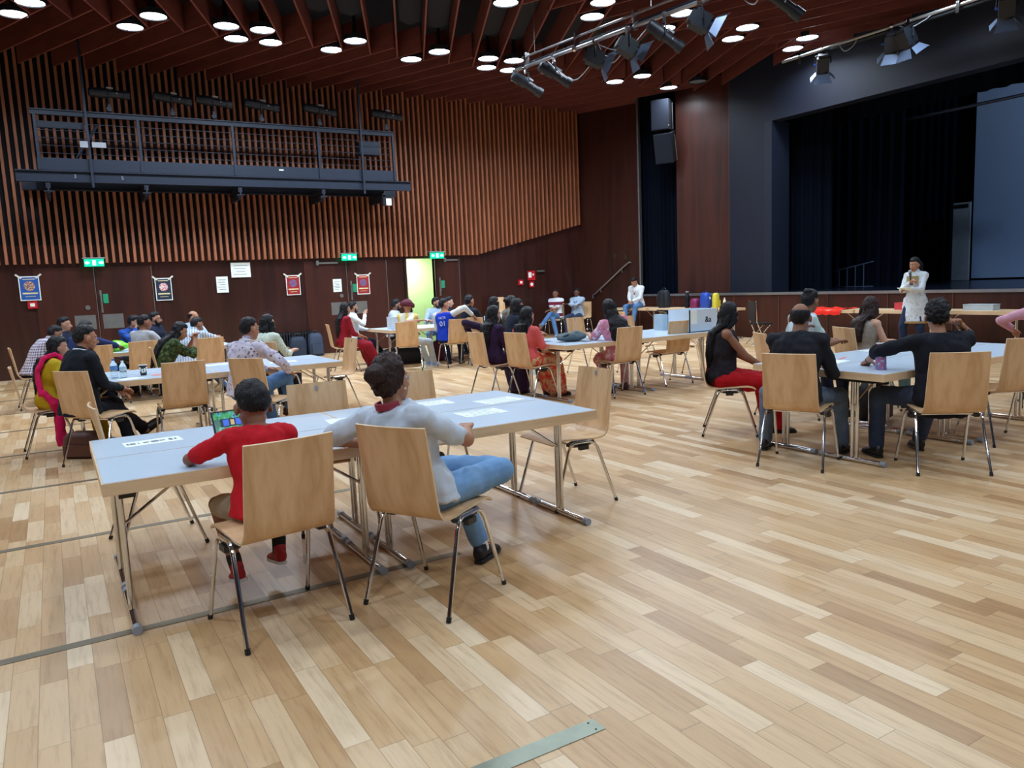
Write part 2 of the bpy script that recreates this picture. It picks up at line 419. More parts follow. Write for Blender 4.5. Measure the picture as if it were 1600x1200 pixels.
sb = G(); sb.bx((24.4, -3, .9), (24.5, 18.4, 7.7)); sb.bx((15.5, 14.6, .9), (24.5, 14.7, 7.7)); sb.bx((15.5, -3.1, .9), (24.5, -3, 7.7))
struct('wall_stage_box', sb, BLACKW)
curtain('stage_curtain', (16.1, 13.6), (16.6, 12.35), 1.07, 7.2, 6, .06, label='black side curtain nearest the front edge of the stage opening')
curtain('stage_curtain', (18.2, 13.6), (18.8, 11.9), 1.07, 7.2, 7, .07, plain('navy_velvet', srgb(8, 18, 34), .95, spec=.1), label='black side curtain behind the first one, left side of the stage')
curtain('stage_curtain', (22.9, 14.4), (22.9, 11), 1.07, 7.2, 14, .05, label='black back curtain at the rear of the stage beside the screen')
curtain('stage_curtain', (17.2, 13.0), (17.2, -2), 5.1, 7.5, 40, .05, label='black valance hanging across the top of the stage opening')
scr = G().bx((22.55, -1, 1.12), (22.6, 12.2, 7.4)); o = scr.build('projection_screen', plain('screen_cloth', srgb(150, 180, 225), .8, var=.02)); tag(o, 'large plain blue-grey projection screen hanging at the back of the stage', 'screen')
o = G().bx((22.3, 12.15, 1.08), (22.36, 12.62, 3.25)).build('stage_flat', plain('flat_paint', srgb(150, 165, 180), .6)); tag(o, 'narrow pale panel standing on the stage at the left edge of the screen', 'panel')
G().bx((22.28, 12.2, 3.1), (22.3, 12.6, 3.2)).build('rail', BLACKP, o)
# handrail on the angled wall
hr = empty('handrail', (0, 0, 0), 0, 'sloping steel handrail fixed to the dark wood wall by the stage steps', 'handrail')
p0 = along(18.47)-nrm*.07+Vector((0, 0, 1.04)); p1 = along(17.3)-nrm*.07+Vector((0, 0, 1.98))
d = (p1-p0); G().tube([p0-Vector((0, 0, .05)), p0+Vector((0, 0, .05)), p0+d*.06+Vector((0, 0, .03)), p0+d*.9+Vector((0, 0, .04)), p1+Vector((0, 0, .02)), p1+AB*.06], .022, 10).build('rail', ALU, hr)
for f in (.22, .8):
    q = p0+d*f; G().tube([q+nrm*.07-Vector((0, 0, .06)), q-Vector((0, 0, .07)), q], .012, 8).build('bracket', ALU, hr)
# stair rail standing on the stage
g = G(); q = [proj for proj in ()]
sr = empty('stair_rail', (17.4, 12.95, 1.07), 0, 'grey steel stair railing with five uprights standing on the dark stage', 'railing')
sr.scale = (.68,)*3
DS = plain('dull_steel', srgb(70, 84, 110), .4, .5)
for i in range(5):
    y_ = -.0-i*.34; top = .62+i*.06
    G().tube([(0, y_, 0), (0, y_, top)], .02, 8).build('post', DS, sr)
G().tube([(0, .25, .55), (0, -1.75, .92)], .022, 8).build('handrail', DS, sr)
G().tube([(0, .1, .03), (0, -1.75, .03)], .015, 8).build('bottom_rail', DS, sr)
o = G().tube([(19.5, 12.6, 5.3), (19.5, 6, 5.3)], .04, 10).build('stage_pipe', DS); tag(o, 'dim horizontal lighting pipe hanging deep inside the stage', 'pipe')

# ================================================================ LAMPS IN THE CEILING
LENS = plain('lamp_lens', (1, 1, 1, 1), .3, var=0, emit=14)
LENS.node_tree.nodes['Principled BSDF'].inputs['Emission Color'].default_value = (.86, .94, 1, 1)
OFFL = plain('dead_lens', srgb(120, 140, 160), .3)
def downlight(x, y, label, on=True, src=None):
    if src: 
        e = copy_tree(src); e.location = (x, y, ZF)
    else:
        e = empty('downlight', (x, y, ZF))
        g = G(); n = 28; ri = []
        for r_, z in ((.23, .0), (.23, .09), (.05, .12), (.03, .5)): ri.append(((0, 0, z), (r_, 0, 0), (0, r_, 0)))
        g.loft(ri, n, cap=False)
        ri = [((0, 0, 0), (.23, 0, 0), (0, .23, 0)), ((0, 0, .0), (.216, 0, 0), (0, .216, 0)), ((0, 0, .05), (.212, 0, 0), (0, .212, 0))]
        g.loft(ri, n, cap=False); g.build('lamp_housing', HOUSING, e)
        G().tube([(0, 0, .02), (0, 0, .05)], .213, 28).build('lens', LENS if on else OFFL, e)
        if on: area('bulb', (0, 0, .005), .4, LAMP_W, LAMP_COL, e, spread=150)
    tag(e, label, 'lamp', 'round white downlights in the slatted ceiling'); return e
DL = [(-.03, 15.69, 'lit round downlight at the far left edge of the ceiling, lower of two'), (.22, 15.01, 'lit round downlight cut by the top left corner of the picture'),
 (1.72, 15.65, 'lower left one of two lit downlights near the left end of the bridge'), (2.02, 14.92, 'upper right one of two lit downlights near the left end of the bridge'),
 (3.22, 14.95, 'upper left lamp of the cluster of four above the technical bridge'), (3.52, 15.6, 'lower left lamp of the cluster of four above the technical bridge'),
 (3.85, 14.92, 'upper right lamp of the cluster of four above the technical bridge'), (4.16, 15.58, 'lower right lamp of the cluster of four above the technical bridge'),
 (5.36, 15.58, 'lower lamp of the pair right of the cluster of four'), (5.6, 14.87, 'upper lamp of the pair right of the cluster of four'),
 (7.09, 15.59, 'lower lamp of the pair above the right end of the bridge'), (7.41, 14.88, 'upper lamp of the pair above the right end of the bridge'),
 (8.59, 14.92, 'upper left lamp of the four beside the lighting pipe end'), (8.89, 15.54, 'lower left lamp of the four beside the lighting pipe end'),
 (9.19, 14.85, 'upper right lamp of the four beside the lighting pipe end'), (9.48, 15.53, 'lower right lamp of the four touching the lighting pipe end'),
 (8.81, 11.21, 'downlight at the top edge above the lighting pipe, right of centre'), (9.09, 11.89, 'downlight just left of the one at the top edge over the pipe'),
 (7.26, 11.92, 'downlight cut by the top edge near the middle of the ceiling'), (8.6, 11.9, 'downlight left of the pair above the lighting pipe'),
 (12.46, 15.45, 'left lamp of the two under the spotlights of the pipe'), (12.75, 14.77, 'right lamp of the two under the spotlights of the pipe'),
 (14.16, 15.4, 'lit downlight nearest the hanging black loudspeakers'), (12.62, 11.79, 'left lamp of the pair below the large spotlight at the top'),
 (12.34, 11.15, 'right lamp of the pair below the large spotlight at the top'), (10.81, 11.86, 'downlight half hidden behind the spotlights on the pipe'),
 (10.53, 11.06, 'downlight shining behind the yoke of a spotlight on the pipe'), (14.43, 11.76, 'left lamp of the pair nearest the stage opening'), (14.07, 11.11, 'right lamp of the pair nearest the stage opening')]
DL = [d for d in DL if not (d[0] == 8.6)]
dl0 = None
for x, y, lab in DL:
    e = downlight(x, y, lab, True, dl0)
    if dl0 is None: dl0 = e
e = downlight(14.45, 14.67, 'the only unlit downlight, dark, close to the black stage wall', False)
e['group'] = 'round white downlights in the slatted ceiling'
for y in (7.9, 4.2, .4, -3.4):
    for i, x in enumerate((-6.5, -3.6, -.7, 2.2, 5.1, 8.0, 10.9, 13.6)):
        downlight(x, y+(.35 if i % 2 else -.35), 'lit round ceiling downlight in the rows nearer the camera, above the picture', True, dl0)
for x in (-6.5, -4.2, -2): 
    for y in (15.3, 11.5): downlight(x, y, 'lit round ceiling downlight in the rows left of the picture', True, dl0)
for x in (5.4, 3.6, 1.8, .1): downlight(x, 11.2, 'lit round ceiling downlight in the middle row above the picture', True, dl0)

# ================================================================ STAGE LIGHTS
GLASS = plain('spot_lens', srgb(60, 80, 120), .08, .3)
FLAPM = plain('barn_door_metal', srgb(96, 112, 140), .45, .3)
def aim(e, ax):
    e.rotation_euler = ax
def clamp(g, z0=-.02):
    g.tube([(0, -.03, 0), (0, .03, 0)], .05, 10); g.box((0, 0, -.07), (.05, .05, .1)); g.tube([(-.06, 0, -.02), (.07, 0, .03)], .008, 6)
def profile_spot(name, loc, h, pitch, label, L=.68, up=False, group='profile spotlights on the lighting pipe'):
    """beam along local +X; pitch>0 tips the lens down"""
    s = 1 if not up else -1
    e = empty(name, loc, h, label, 'spotlight', group)
    g = G(); clamp(g); cl = g.build('clamp', CHROME if not up else STEEL, e)
    if up: cl.rotation_euler = (math.pi, 0, 0)
    M = Matrix.Rotation(R(pitch), 3, 'Y'); C = Vector((0, 0, -.3*s))
    yk = G()
    for sy_ in (-1, 1): yk.tube([Vector((0, 0, -.1*s)), Vector((0, sy_*.11, -.13*s)), C+Vector((0, sy_*.12, .0))], .012, 6)
    yk.build('yoke', HOUSING, e)
    def T(x, y=0, z=0): return C+M@Vector((x, y, z))
    g = G()
    prof = [(-L*.45, .06), (-L*.42, .085), (-L*.2, .095), (-L*.18, .1), (-L*.02, .1), (0, .075), (L*.35, .075), (L*.36, .088), (L*.5, .09), (L*.5, .075), (L*.46, .07)]
    g.loft([(T(x), M@Vector((0, r_, 0)), M@Vector((0, 0, r_))) for x, r_ in prof], 16)
    for k_ in range(5): g.loft([(T(-L*(.4-.045*k_)), M@Vector((0, .1, 0)), M@Vector((0, 0, .1))), (T(-L*(.4-.045*k_)+.01), M@Vector((0, .1, 0)), M@Vector((0, 0, .1)))], 14)
    g.build('lamp_body', HOUSING, e)
    G().loft([(T(L*.465), M@Vector((0, .069, 0)), M@Vector((0, 0, .069))), (T(L*.475), M@Vector((0, .069, 0)), M@Vector((0, 0, .069)))], 16).build('lens', GLASS, e)
    g = G(); g.tube([T(-L*.1, .1), T(-L*.1, .15)], .018, 8); g.tube([T(L*.2, -.07), T(L*.2, -.13)], .012, 8); g.box(T(L*.05, 0, .11)[:], (.12, .05, .03), M=M)
    g.build('focus_knob', GREYP, e); return e
def fresnel(name, loc, h, pitch, label, group='fresnel spotlights with barn doors on the lighting pipe', sc=.86):
    e = empty(name, loc, h, label, 'spotlight', group); e.scale = (sc,)*3
    g = G(); clamp(g); g.build('clamp', CHROME, e)
    M = Matrix.Rotation(R(pitch), 3, 'Y'); C = Vector((0, 0, -.32))
    yk = G()
    for sy_ in (-1, 1): yk.tube([Vector((0, 0, -.1)), Vector((0, sy_*.16, -.14)), C+Vector((0, sy_*.17, 0))], .014, 6)
    yk.build('yoke', HOUSING, e)
    T = lambda x, y=0, z=0: C+M@Vector((x, y, z))
    g = G(); g.box(T(0)[:], (.3, .26, .28), M=M); g.box(T(-.17)[:], (.08, .2, .2), M=M)
    for k_ in range(4): g.box(T(-.1+.05*k_, 0, .15)[:], (.02, .24, .02), M=M)
    g.loft([(T(.15), M@Vector((0, .13, 0)), M@Vector((0, 0, .13))), (T(.2), M@Vector((0, .13, 0)), M@Vector((0, 0, .13)))], 16)
    g.build('lamp_body', HOUSING, e)
    G().loft([(T(.2), M@Vector((0, .1, 0)), M@Vector((0, 0, .1))), (T(.215), M@Vector((0, .07, 0)), M@Vector((0, 0, .07)))], 16).build('lens', GLASS, e)
    for k_, (ay, az) in enumerate(((1, 0), (-1, 0), (0, 1), (0, -1))):
        f = G(); o_ = .14; ln = .22 if az else .18
        base = Vector((.2, ay*o_, az*o_)); out = Vector((.75, ay*.66, az*.66)).normalized(); side = Vector((0, -az, ay))
        p_ = [base-side*.12, base+side*.12, base+side*.2+out*ln, base-side*.2+out*ln]
        nn = out.cross(side).normalized()*.003
        q_ = [T(*(a+nn)) for a in p_]+[T(*(a-nn)) for a in p_]
        f.add(q_, [(0, 1, 2, 3), (7, 6, 5, 4), (0, 4, 5, 1), (1, 5, 6, 2), (2, 6, 7, 3), (3, 7, 4, 0)])
        f.build('barn_door', FLAPM, e)
    g = G(); g.tube([T(0, .13), T(0, .19)], .025, 8); g.build('tilt_knob', plain('blue_knob', srgb(40, 90, 200), .4), e)
    return e
PIPEA = Vector((7.93, 12.85, 5.5)); PIPEB = Vector((8.95, 6.3, 5.5))
def onpipe(y): return PIPEA+(PIPEB-PIPEA)*((12.85-y)/(12.85-6.3))
lr = empty('lighting_pipe', (0, 0, 0), 0, 'long round steel lighting pipe carrying spotlights under the middle of the ceiling', 'pipe')
G().tube([PIPEA, PIPEB], .032, 12).build('lower_tube', TRIMM, lr)
UP = Vector((.05, 0, .2)); G().tube([PIPEA+UP+(PIPEB-PIPEA)*.03, PIPEB+UP], .018, 10).build('upper_tube', TRIMM, lr)
G().tube([PIPEA+Vector((.12, .1, .09)), PIPEB+Vector((.12, 0, .09))], .034, 8).build('cable_tray', HOUSING, lr)
for y in (12.5, 11.2, 9.9, 8.6, 7.3):
    p = onpipe(y); g = G(); g.box((p+UP*.5)[:], (.09, .05, .3)); g.tube([p+Vector((0, -.03, 0)), p+Vector((0, .03, 0))], .06, 10); g.build('pipe_clamp', CHROME, lr)
for y in (12.3, 9.6, 7.0):
    p = onpipe(y); G().tube([p+UP, Vector((p.x+.05, p.y, 7.6))], .006, 6).build('suspension_wire', ALU, lr)
def cable(pts, name='lamp_cable', label=None, mat_=None):
    P_ = [Vector(p) for p in pts]; out = []
    for i in range(len(P_)-1):
        p0 = P_[max(i-1, 0)]; p1 = P_[i]; p2 = P_[i+1]; p3 = P_[min(i+2, len(P_)-1)]
        for k_ in range(7):
            t_ = k_/7; out.append(.5*((2*p1)+(p2-p0)*t_+(2*p0-5*p1+4*p2-p3)*t_*t_+(3*p1-p0-3*p2+p3)*t_**3))
    out.append(P_[-1])
    o = G().tube(out, .009, 6).build(name, mat_ or GREYP); tag(o, label, 'cable', 'loose cables of the stage lamps'); return o
S = [(12.5, 'p', -8, 28, 'profile spotlight at the far end of the lighting pipe, tipped down to the right'), (11.75, 'p', -20, 30, 'second profile spotlight from the far end of the lighting pipe'),
     (10.75, 'f', -30, 25, 'fresnel spotlight with barn doors farthest along the lighting pipe'), (10.05, 'f', -20, 30, 'middle fresnel spotlight with open barn doors on the lighting pipe'),
     (9.3, 'p', -35, 38, 'profile spotlight hanging between two barn-door lamps on the pipe'), (8.65, 'f', -30, 30, 'fresnel spotlight with wide grey barn doors nearest the camera on the pipe')]
for i, (y, k_, h, pt, lab) in enumerate(S):
    p = onpipe(y)
    (profile_spot if k_ == 'p' else fresnel)('profile_spotlight' if k_ == 'p' else 'fresnel_spotlight', p, h, pt, lab)
p = onpipe(7.6)+Vector((.15, 0, .1)); profile_spot('profile_spotlight', p, -40, 40, 'large profile spotlight cut by the top edge of the picture', 1.0)
def pr3(y, dx=0, dz=0, dy=0): q = onpipe(y); return (q.x+dx, q.y+dy, q.z+dz)
cable([pr3(11.9, 0, -.05), pr3(11.7, .05, -.25), pr3(11.3, .05, -.5), pr3(10.9, 0, -.38)], label='grey cable looping from the pipe to the farthest fresnel lamp')
cable([pr3(10.8, 0, 0), pr3(10.4, .05, -.22), pr3(10.0, .05, -.25), pr3(9.6, .05, -.02)], label='grey cable slung between the two middle spotlights')
cable([pr3(10.7, 0, 0), pr3(10.6, .06, -.3), pr3(10.4, .05, -.42), pr3(10.1, 0, -.3)], label='thin grey cable drooping beside the middle fresnel lamp')
cable([pr3(8.1, .1, .1), pr3(8.0, .12, -.15), pr3(7.85, .12, -.25), pr3(7.75, .12, -.12), pr3(7.7, .1, .1)], label='white cable hanging in a loop left of the large spotlight')
# pipe in front of the stage wall
P2 = empty('lighting_pipe', (0, 0, 0), 0, 'steel lighting pipe running along the top of the black stage wall', 'pipe')
G().tube([(14.08, 11.75, 6.02), (14.15, 4, 6.02)], .03, 10).build('tube', ALU, P2)
G().tube([(14.15, 10.6, 5.97), (14.2, 4, 5.97)], .04, 8).build('cable_tray', HOUSING, P2)
for y in (11.3, 8.9, 8.0, 6.5): G().box((14.1, y, 5.98), (.08, .06, .2)).build('pipe_clamp', CHROME, P2)
for y, h, pt, lab in ((10.75, 40, 62, 'floodlight with grey flaps at the left end of the pipe over the stage'), (9.25, 35, 62, 'floodlight with large flaps in the middle of the pipe over the stage'), (8.95, -10, 60, 'small floodlight with pale flaps beside the middle one over the stage'), (7.2, 30, 62, 'pale floodlight at the top right corner of the picture')):
    fresnel('flood_light', (14.1, y, 6.02), h, pt, lab, 'floodlights on the pipe over the stage', .9)
cable([(14.1, 9.2, 6.05), (14.1, 8.9, 5.9), (14.1, 8.6, 5.95), (14.1, 8.4, 6.05)], label='grey cable sagging along the pipe over the stage')
cable([(14.1, 10.4, 6.05), (14.1, 10.25, 5.85), (14.1, 10.05, 5.9), (14.1, 9.95, 6.05)], label='small cable loop right of the left floodlight over the stage')
# unseen fill lamp added inside the stage to brighten the screen
e = empty('stage_fill_light', (18.0, 3.0, 6.9), 0, 'work light hanging inside the stage above the portal', 'lamp')
G().box((0, 0, .06), (.5, .5, .1)).build('housing', BLACKP, e); area('bulb', (0, 0, 0), .5, 650, (.62, .8, 1.0), e, (1, .25, -.75))
# loudspeakers
e0 = along(16.1)-nrm*.35
for i, (z, pt, lab) in enumerate(((5.78, 3, 'upper of two black loudspeakers hanging before the dark panel wall'), (4.98, 16, 'lower of two black loudspeakers, tilted down before the panel wall'))):
    e = empty('loudspeaker', (e0.x-(.0 if i == 0 else -.1), e0.y, z), -60, lab, 'loudspeaker', 'hanging loudspeakers beside the stage')
    M = Matrix.Rotation(R(pt), 3, 'X')
    g = G(); P_ = []
    for x, y in ((-.24, -.3), (.24, -.3), (.2, .22), (-.2, .22)):
        for z_ in (-.38, .38): P_.append(M@Vector((x, y, z_)))
    g.add(P_, [(0, 1, 3, 2), (2, 3, 5, 4), (4, 5, 7, 6), (6, 7, 1, 0), (1, 7, 5, 3), (0, 2, 4, 6)]); g.build('cabinet', plain('speaker_box', srgb(20, 26, 38), .85), e)
    g = G(); g.box((M@Vector((0, -.305, 0)))[:], (.44, .012, .72), M=M); g.build('grille', plain('speaker_grille', srgb(20, 27, 42), .95, bmp=.3), e)
    g = G(); g.tube([M@Vector((.25, .0, .3)), M@Vector((.25, .0, -.36))], .012, 6); g.build('rigging_bar', ALU, e)
e = empty('speaker_bracket', (e0.x, e0.y, 6.42), -60, 'black hanging frame above the two loudspeakers', 'bracket')
G().box((0, 0, 0), (.4, .3, .04)).build('plate', BLACKP, e); G().tube([(0, 0, 0), (0, 0, 1.2)], .02).build('rod', BLACKP, e)
G().tube([(.25, -.28, -.95), (-.2, -.28, -.9)], .012).build('link_bar', ALU, e)

# ================================================================ TECHNICAL BRIDGE ON THE SLATTED WALL
GY = 17.8
br = empty('technical_bridge', (0, 0, 0), 0, 'long dark steel lighting bridge with railing hung on the slatted wall', 'gallery')
def ibeam(g, x0, x1, z0, z1, y, th=.09):
    g.bx((x0, y-th/2, z1-.02), (x1, y+th/2, z1)); g.bx((x0, y-th/2, z0), (x1, y+th/2, z0+.02)); g.bx((x0, y-.01, z0), (x1, y+.01, z1))
g = G(); ibeam(g, -.32, 7.88, 3.9, 4.12, GY, .12); g.build('main_beam', STEEL, br)
g = G(); ibeam(g, -.25, 7.8, 3.84, 4.06, GY+.8, .12); g.build('rear_beam', STEEL, br)
G().bx((0, GY, 4.08), (7.6, GY+.85, 4.13)).build('deck', STEEL, br)
G().bx((.06, GY-.03, 4.13), (7.52, GY-.015, 4.36)).build('kick_plate', STEEL, br)
g = G(); ibeam(g, .03, 7.5, 5.17, 5.28, GY-.02, .07); g.build('top_rail', STEEL, br)
for x in (.1, 1.91, 3.76, 5.64, 7.47): G().bx((x-.025, GY-.06, 4.13), (x+.025, GY-.01, 5.2)).build('post', STEEL, br)
for i in range(5): G().tube([(.1, GY-.03, 4.45+.145*i), (7.47, GY-.03, 4.45+.145*i)], .006, 5).build('railing_wire', STEEL, br)
for x in (.98, 6.66):
    g = G(); g.bx((x-.022, GY-.1, 3.8), (x+.022, GY-.06, 7)); g.build('hanger', STEEL, br)
for x in (.2, 1.95, 3.82, 5.68, 7.2):
    g = G(); g.bx((x-.04, GY-.04, 3.78), (x+.04, WY-.1, 3.88)); g.box((x, GY, 3.72), (.16, .12, .02)); g.box((x, GY, 3.8), (.03, .1, .16)); g.box((x, GY+.55, 3.7), (.06, .9, .12)); g.build('support_bracket', plain('dark_steel', srgb(20, 28, 46), .6), br)
g = G(); g.tube([(.6, GY+.2, 4.15), (1.2, GY+.2, 5.1)], .03, 6); g.bx((.1, GY+.1, 4.95), (.95, GY+.14, 5.08)); g.build('brace', STEEL, br)
def text(name, s, size, loc, M, mat_, parent=None, depth=.002):
    c = bpy.data.curves.new(name, 'FONT'); c.body = s; c.size = size; c.extrude = depth; c.align_x = 'CENTER'; c.align_y = 'CENTER'
    o = bpy.data.objects.new(name, c); COL.objects.link(o); bpy.context.view_layer.update()
    me = bpy.data.meshes.new_from_object(o); bpy.data.objects.remove(o); me.materials.clear(); me.materials.append(mat_)
    o = bpy.data.objects.new(name, me); COL.objects.link(o); M4 = M.to_4x4(); M4.translation = loc
    if parent: o.parent = parent
    o.matrix_local = M4; return o
FACE = Matrix(((1, 0, 0), (0, 0, -1), (0, 1, 0)))      # text on a wall facing -Y
text('numeral', '5', .1, (1.52, GY-.07, 4.0), FACE, GREYP, br); text('numeral', '3', .1, (.68, GY-.07, 4.01), FACE, GREYP, br)
G().bx((4.7, GY-.035, 4.27), (4.8, GY-.03, 4.3)).build('label', PAPER, br)
for i, (x, hh, lab) in enumerate(((1.42, 0, 'first black spotlight from the left above the bridge rail'), (2.6, -6, 'second black spotlight from the left above the bridge rail'), (3.42, -8, 'third black spotlight from the left above the bridge rail'), (4.42, -8, 'fourth black spotlight from the left above the bridge rail'), (5.72, -6, 'fifth black spotlight from the left above the bridge rail'), (7.35, -12, 'rightmost black spotlight above the end of the bridge rail'))):
    profile_spot('profile_spotlight', (x, GY, 5.36), hh, 8 if i else 2, lab, .78, True, 'spotlights standing on the bridge rail')
e = empty('junction_box', (.98, GY-.13, 4.62), 0, 'small grey electrical boxes clipped to the left bridge hanger', 'box')
g = G(); g.bx((-.16, -.04, -.06), (-.02, 0, .06)); g.build('box', GREYP, e); g = G(); g.bx((.05, -.04, -.05), (.3, 0, .05)); g.build('switch_box', GREYP, e)
e = empty('work_light', (7.2, GY-.1, 3.78), 0, 'small floodlight with white lens hanging under the right end of the bridge', 'lamp')
G().box((0, 0, -.15), (.24, .12, .2)).build('housing', BLACKP, e); G().box((.02, -.065, -.17), (.13, .01, .16)).build('lens', PAPER, e); G().tube([(-.12, 0, -.1), (-.1, 0, .02), (.1, 0, .02), (.12, 0, -.1)], .01).build('bracket', BLACKP, e)
e = empty('ballast_box', (6.95, GY+.3, 4.9), 0, 'dark equipment box hanging inside the right end of the bridge', 'box')
G().box((0, 0, 0), (.5, .3, .3)).build('case', STEEL, e); G().tube([(0, 0, .1), (0, 0, .4)], .015).build('hook', STEEL, e)

# ================================================================ WALL ITEMS
SG = plain('exit_green', srgb(0, 205, 140), .4, var=.02, emit=1.6)
SGW = plain('exit_white', srgb(220, 255, 235), .4, var=0, emit=3)
for x0, x1, lab in ((.7, 1.07, 'green lit exit sign at the far left of the slatted wall'), (6.31, 6.69, 'green lit exit sign above the middle double door'), (8.72, 9.11, 'green lit exit sign right of the open lit doorway')):
    xm = (x0+x1)/2; e = empty('exit_sign', (xm, WY-.22, 2.36), 0, lab, 'exit sign', 'green exit signs over the doors')
    w_ = x1-x0
    G().box((0, 0, 0), (w_, .05, .15)).build('sign_box', SG, e)
    g = G()
    g.box((0, -.028, 0), (.06, .006, .1)); g.box((-.13, -.028, 0), (.08, .006, .035)); g.add([(-.17, -.03, 0), (-.13, -.03, .04), (-.13, -.03, -.04)], [(0, 1, 2)]); g.box((.13, -.028, 0), (.08, .006, .035)); g.add([(.17, -.03, 0), (.13, -.03, -.04), (.13, -.03, .04)], [(0, 1, 2)])
    g.build('pictogram', SGW, e)
    G().box((0, .08, .1), (w_*1.15, .2, .02)).build('bracket', GREYP, e)
def poster(x0, x1, z0, z1, base, label, blob=None, tilt=0, tape=True, lines=3, border=PAPER, name='poster', cat='poster'):
    w_, h_ = x1-x0, z1-z0; e = empty(name, ((x0+x1)/2, WY-.03, (z0+z1)/2), 0, label, cat); e.rotation_euler = (0, R(tilt), 0)
    G().box((0, 0, 0), (w_, .003, h_)).build('sheet', border, e)
    if base: G().box((0, -.002, 0), (w_*.9, .003, h_*.92)).build('print', base, e)
    if blob: G().tube([(0, -.004, h_*.1), (0, -.006, h_*.1)], w_*.27, 14).build('picture', blob, e)
    g = G()
    if lines:
        if base: g.box((0, -.004, -h_*.2), (w_*.72, .003, h_*.06)); g.box((0, -.004, h_*.38), (w_*.6, .003, h_*.03)); g.box((0, -.004, -h_*.33), (w_*.5, .003, h_*.02))
        else:
            for i in range(lines): g.box((-.02*(i % 2), -.002, h_*(.3-.6*i/max(1, lines-1))), (w_*(.7-.12*(i % 3)), .003, h_*.03))
        g.build('print_lines', plain('poster_cream', srgb(230, 215, 160), .7) if base else plain('print_grey', srgb(110, 120, 140), .7), e)
    if tape:
        for s in (-1, 1): G().box((s*w_*.48, -.004, h_*.5), (.13, .002, .035), M=Matrix.Rotation(R(-38*s), 3, 'Y')).build('tape', plain('tape', srgb(225, 225, 215), .5), e)
    return e
PB = plain('poster_blue', srgb(34, 88, 170), .5); PN = plain('poster_navy', srgb(30, 44, 70), .5); PR = plain('poster_red', srgb(158, 34, 40), .5)
BL1 = cloth('picture_patch', 'noise', [srgb(230, 180, 150), srgb(60, 60, 90), srgb(240, 240, 235)], 60)
BL2 = cloth('picture_group', 'noise', [srgb(200, 60, 60), srgb(235, 235, 235), srgb(60, 60, 60)], 50)
BL3 = cloth('picture_tree', 'noise', [srgb(90, 120, 170), srgb(150, 60, 80), srgb(60, 70, 120)], 70)
poster(-.52, -.15, 1.62, 2.12, PB, 'blue poster with a small picture taped at the far left of the veneer wall', BL1)
poster(2.04, 2.38, 1.5, 2.0, PN, 'dark navy poster with a group picture taped left of centre', BL2)
poster(3.34, 3.6, 1.62, 1.99, None, 'white notice sheet beside the landscape sign', None, 0, False, 5)
poster(3.69, 4.13, 1.96, 2.3, None, 'landscape white sign mounted high between the posters', None, 0, False, 4, name='notice_sign', cat='sign')
poster(4.94, 5.28, 1.49, 1.97, PR, 'red poster with a blue picture, left of the two red ones', BL3)
poster(6.1, 6.32, 1.52, 1.84, None, 'small white notice sheet on the door left of the second red poster', None, 0, False, 6)
poster(6.72, 7.06, 1.43, 1.93, PR, 'red poster with a blue picture, right of the two, on the double door', BL3)
RED = plain('alarm_red', srgb(190, 24, 36), .4)
def redbox(x, z, w_, h_, label, name='fire_alarm', cat='fire alarm'):
    e = empty(name, (x, WY-.03, z), 0, label, cat); G().box((0, 0, 0), (w_, .05, h_)).build('case', RED, e)
    G().box((0, -.028, 0), (w_*.5, .006, h_*.45)).build('call_button', PAPER, e); return e
redbox(-.32, 1.53, .17, .15, 'red fire alarm call point under the blue poster')
redbox(11.6, 1.56, .16, .15, 'small red fire alarm box left of the red fire hose sign')
e = empty('fire_sign', (11.97, WY-.03, 1.74), 0, 'red and white fire extinguisher sign on the dark wall near the stage', 'sign')
G().box((0, 0, 0), (.26, .01, .27)).build('plate', RED, e); G().box((-.05, -.008, .02), (.1, .006, .15)).build('pictogram', PAPER, e); g = G(); g.box((.06, -.008, .03), (.05, .006, .05)); g.build('flame_symbol', PAPER, e)
e = empty('hose_sign', (11.97, WY-.03, 1.49), 0, 'small red hose sign directly below the fire extinguisher sign', 'sign')
G().box((0, 0, 0), (.16, .01, .17)).build('plate', RED, e); G().tube([(0, -.005, 0), (0, -.009, 0)], .05, 16).build('pictogram', PAPER, e)
e = empty('door_closer', (12.28, WY-.04, 1.86), 0, 'short pale door closer bar right of the fire sign', 'door closer')
G().box((0, 0, 0), (.26, .05, .05)).build('body', ALU, e)
# radiator grille
e = empty('radiator', (5.05, WY-.1, 0), 0, 'low dark ribbed radiator standing at the wall behind the backpacks', 'radiator')
g = G()
for i in range(16): g.bx((-.5+i*.065, -.05, .04), (-.5+i*.065+.035, .05, .6))
g.build('fins', plain('radiator_paint', srgb(30, 28, 34), .5), e); g = G(); g.bx((-.5, -.04, .08), (.52, .04, .12)); g.bx((-.5, -.04, .54), (.52, .04, .58)); g.build('pipes', plain('radiator_paint', srgb(30, 28, 34), .5), e)

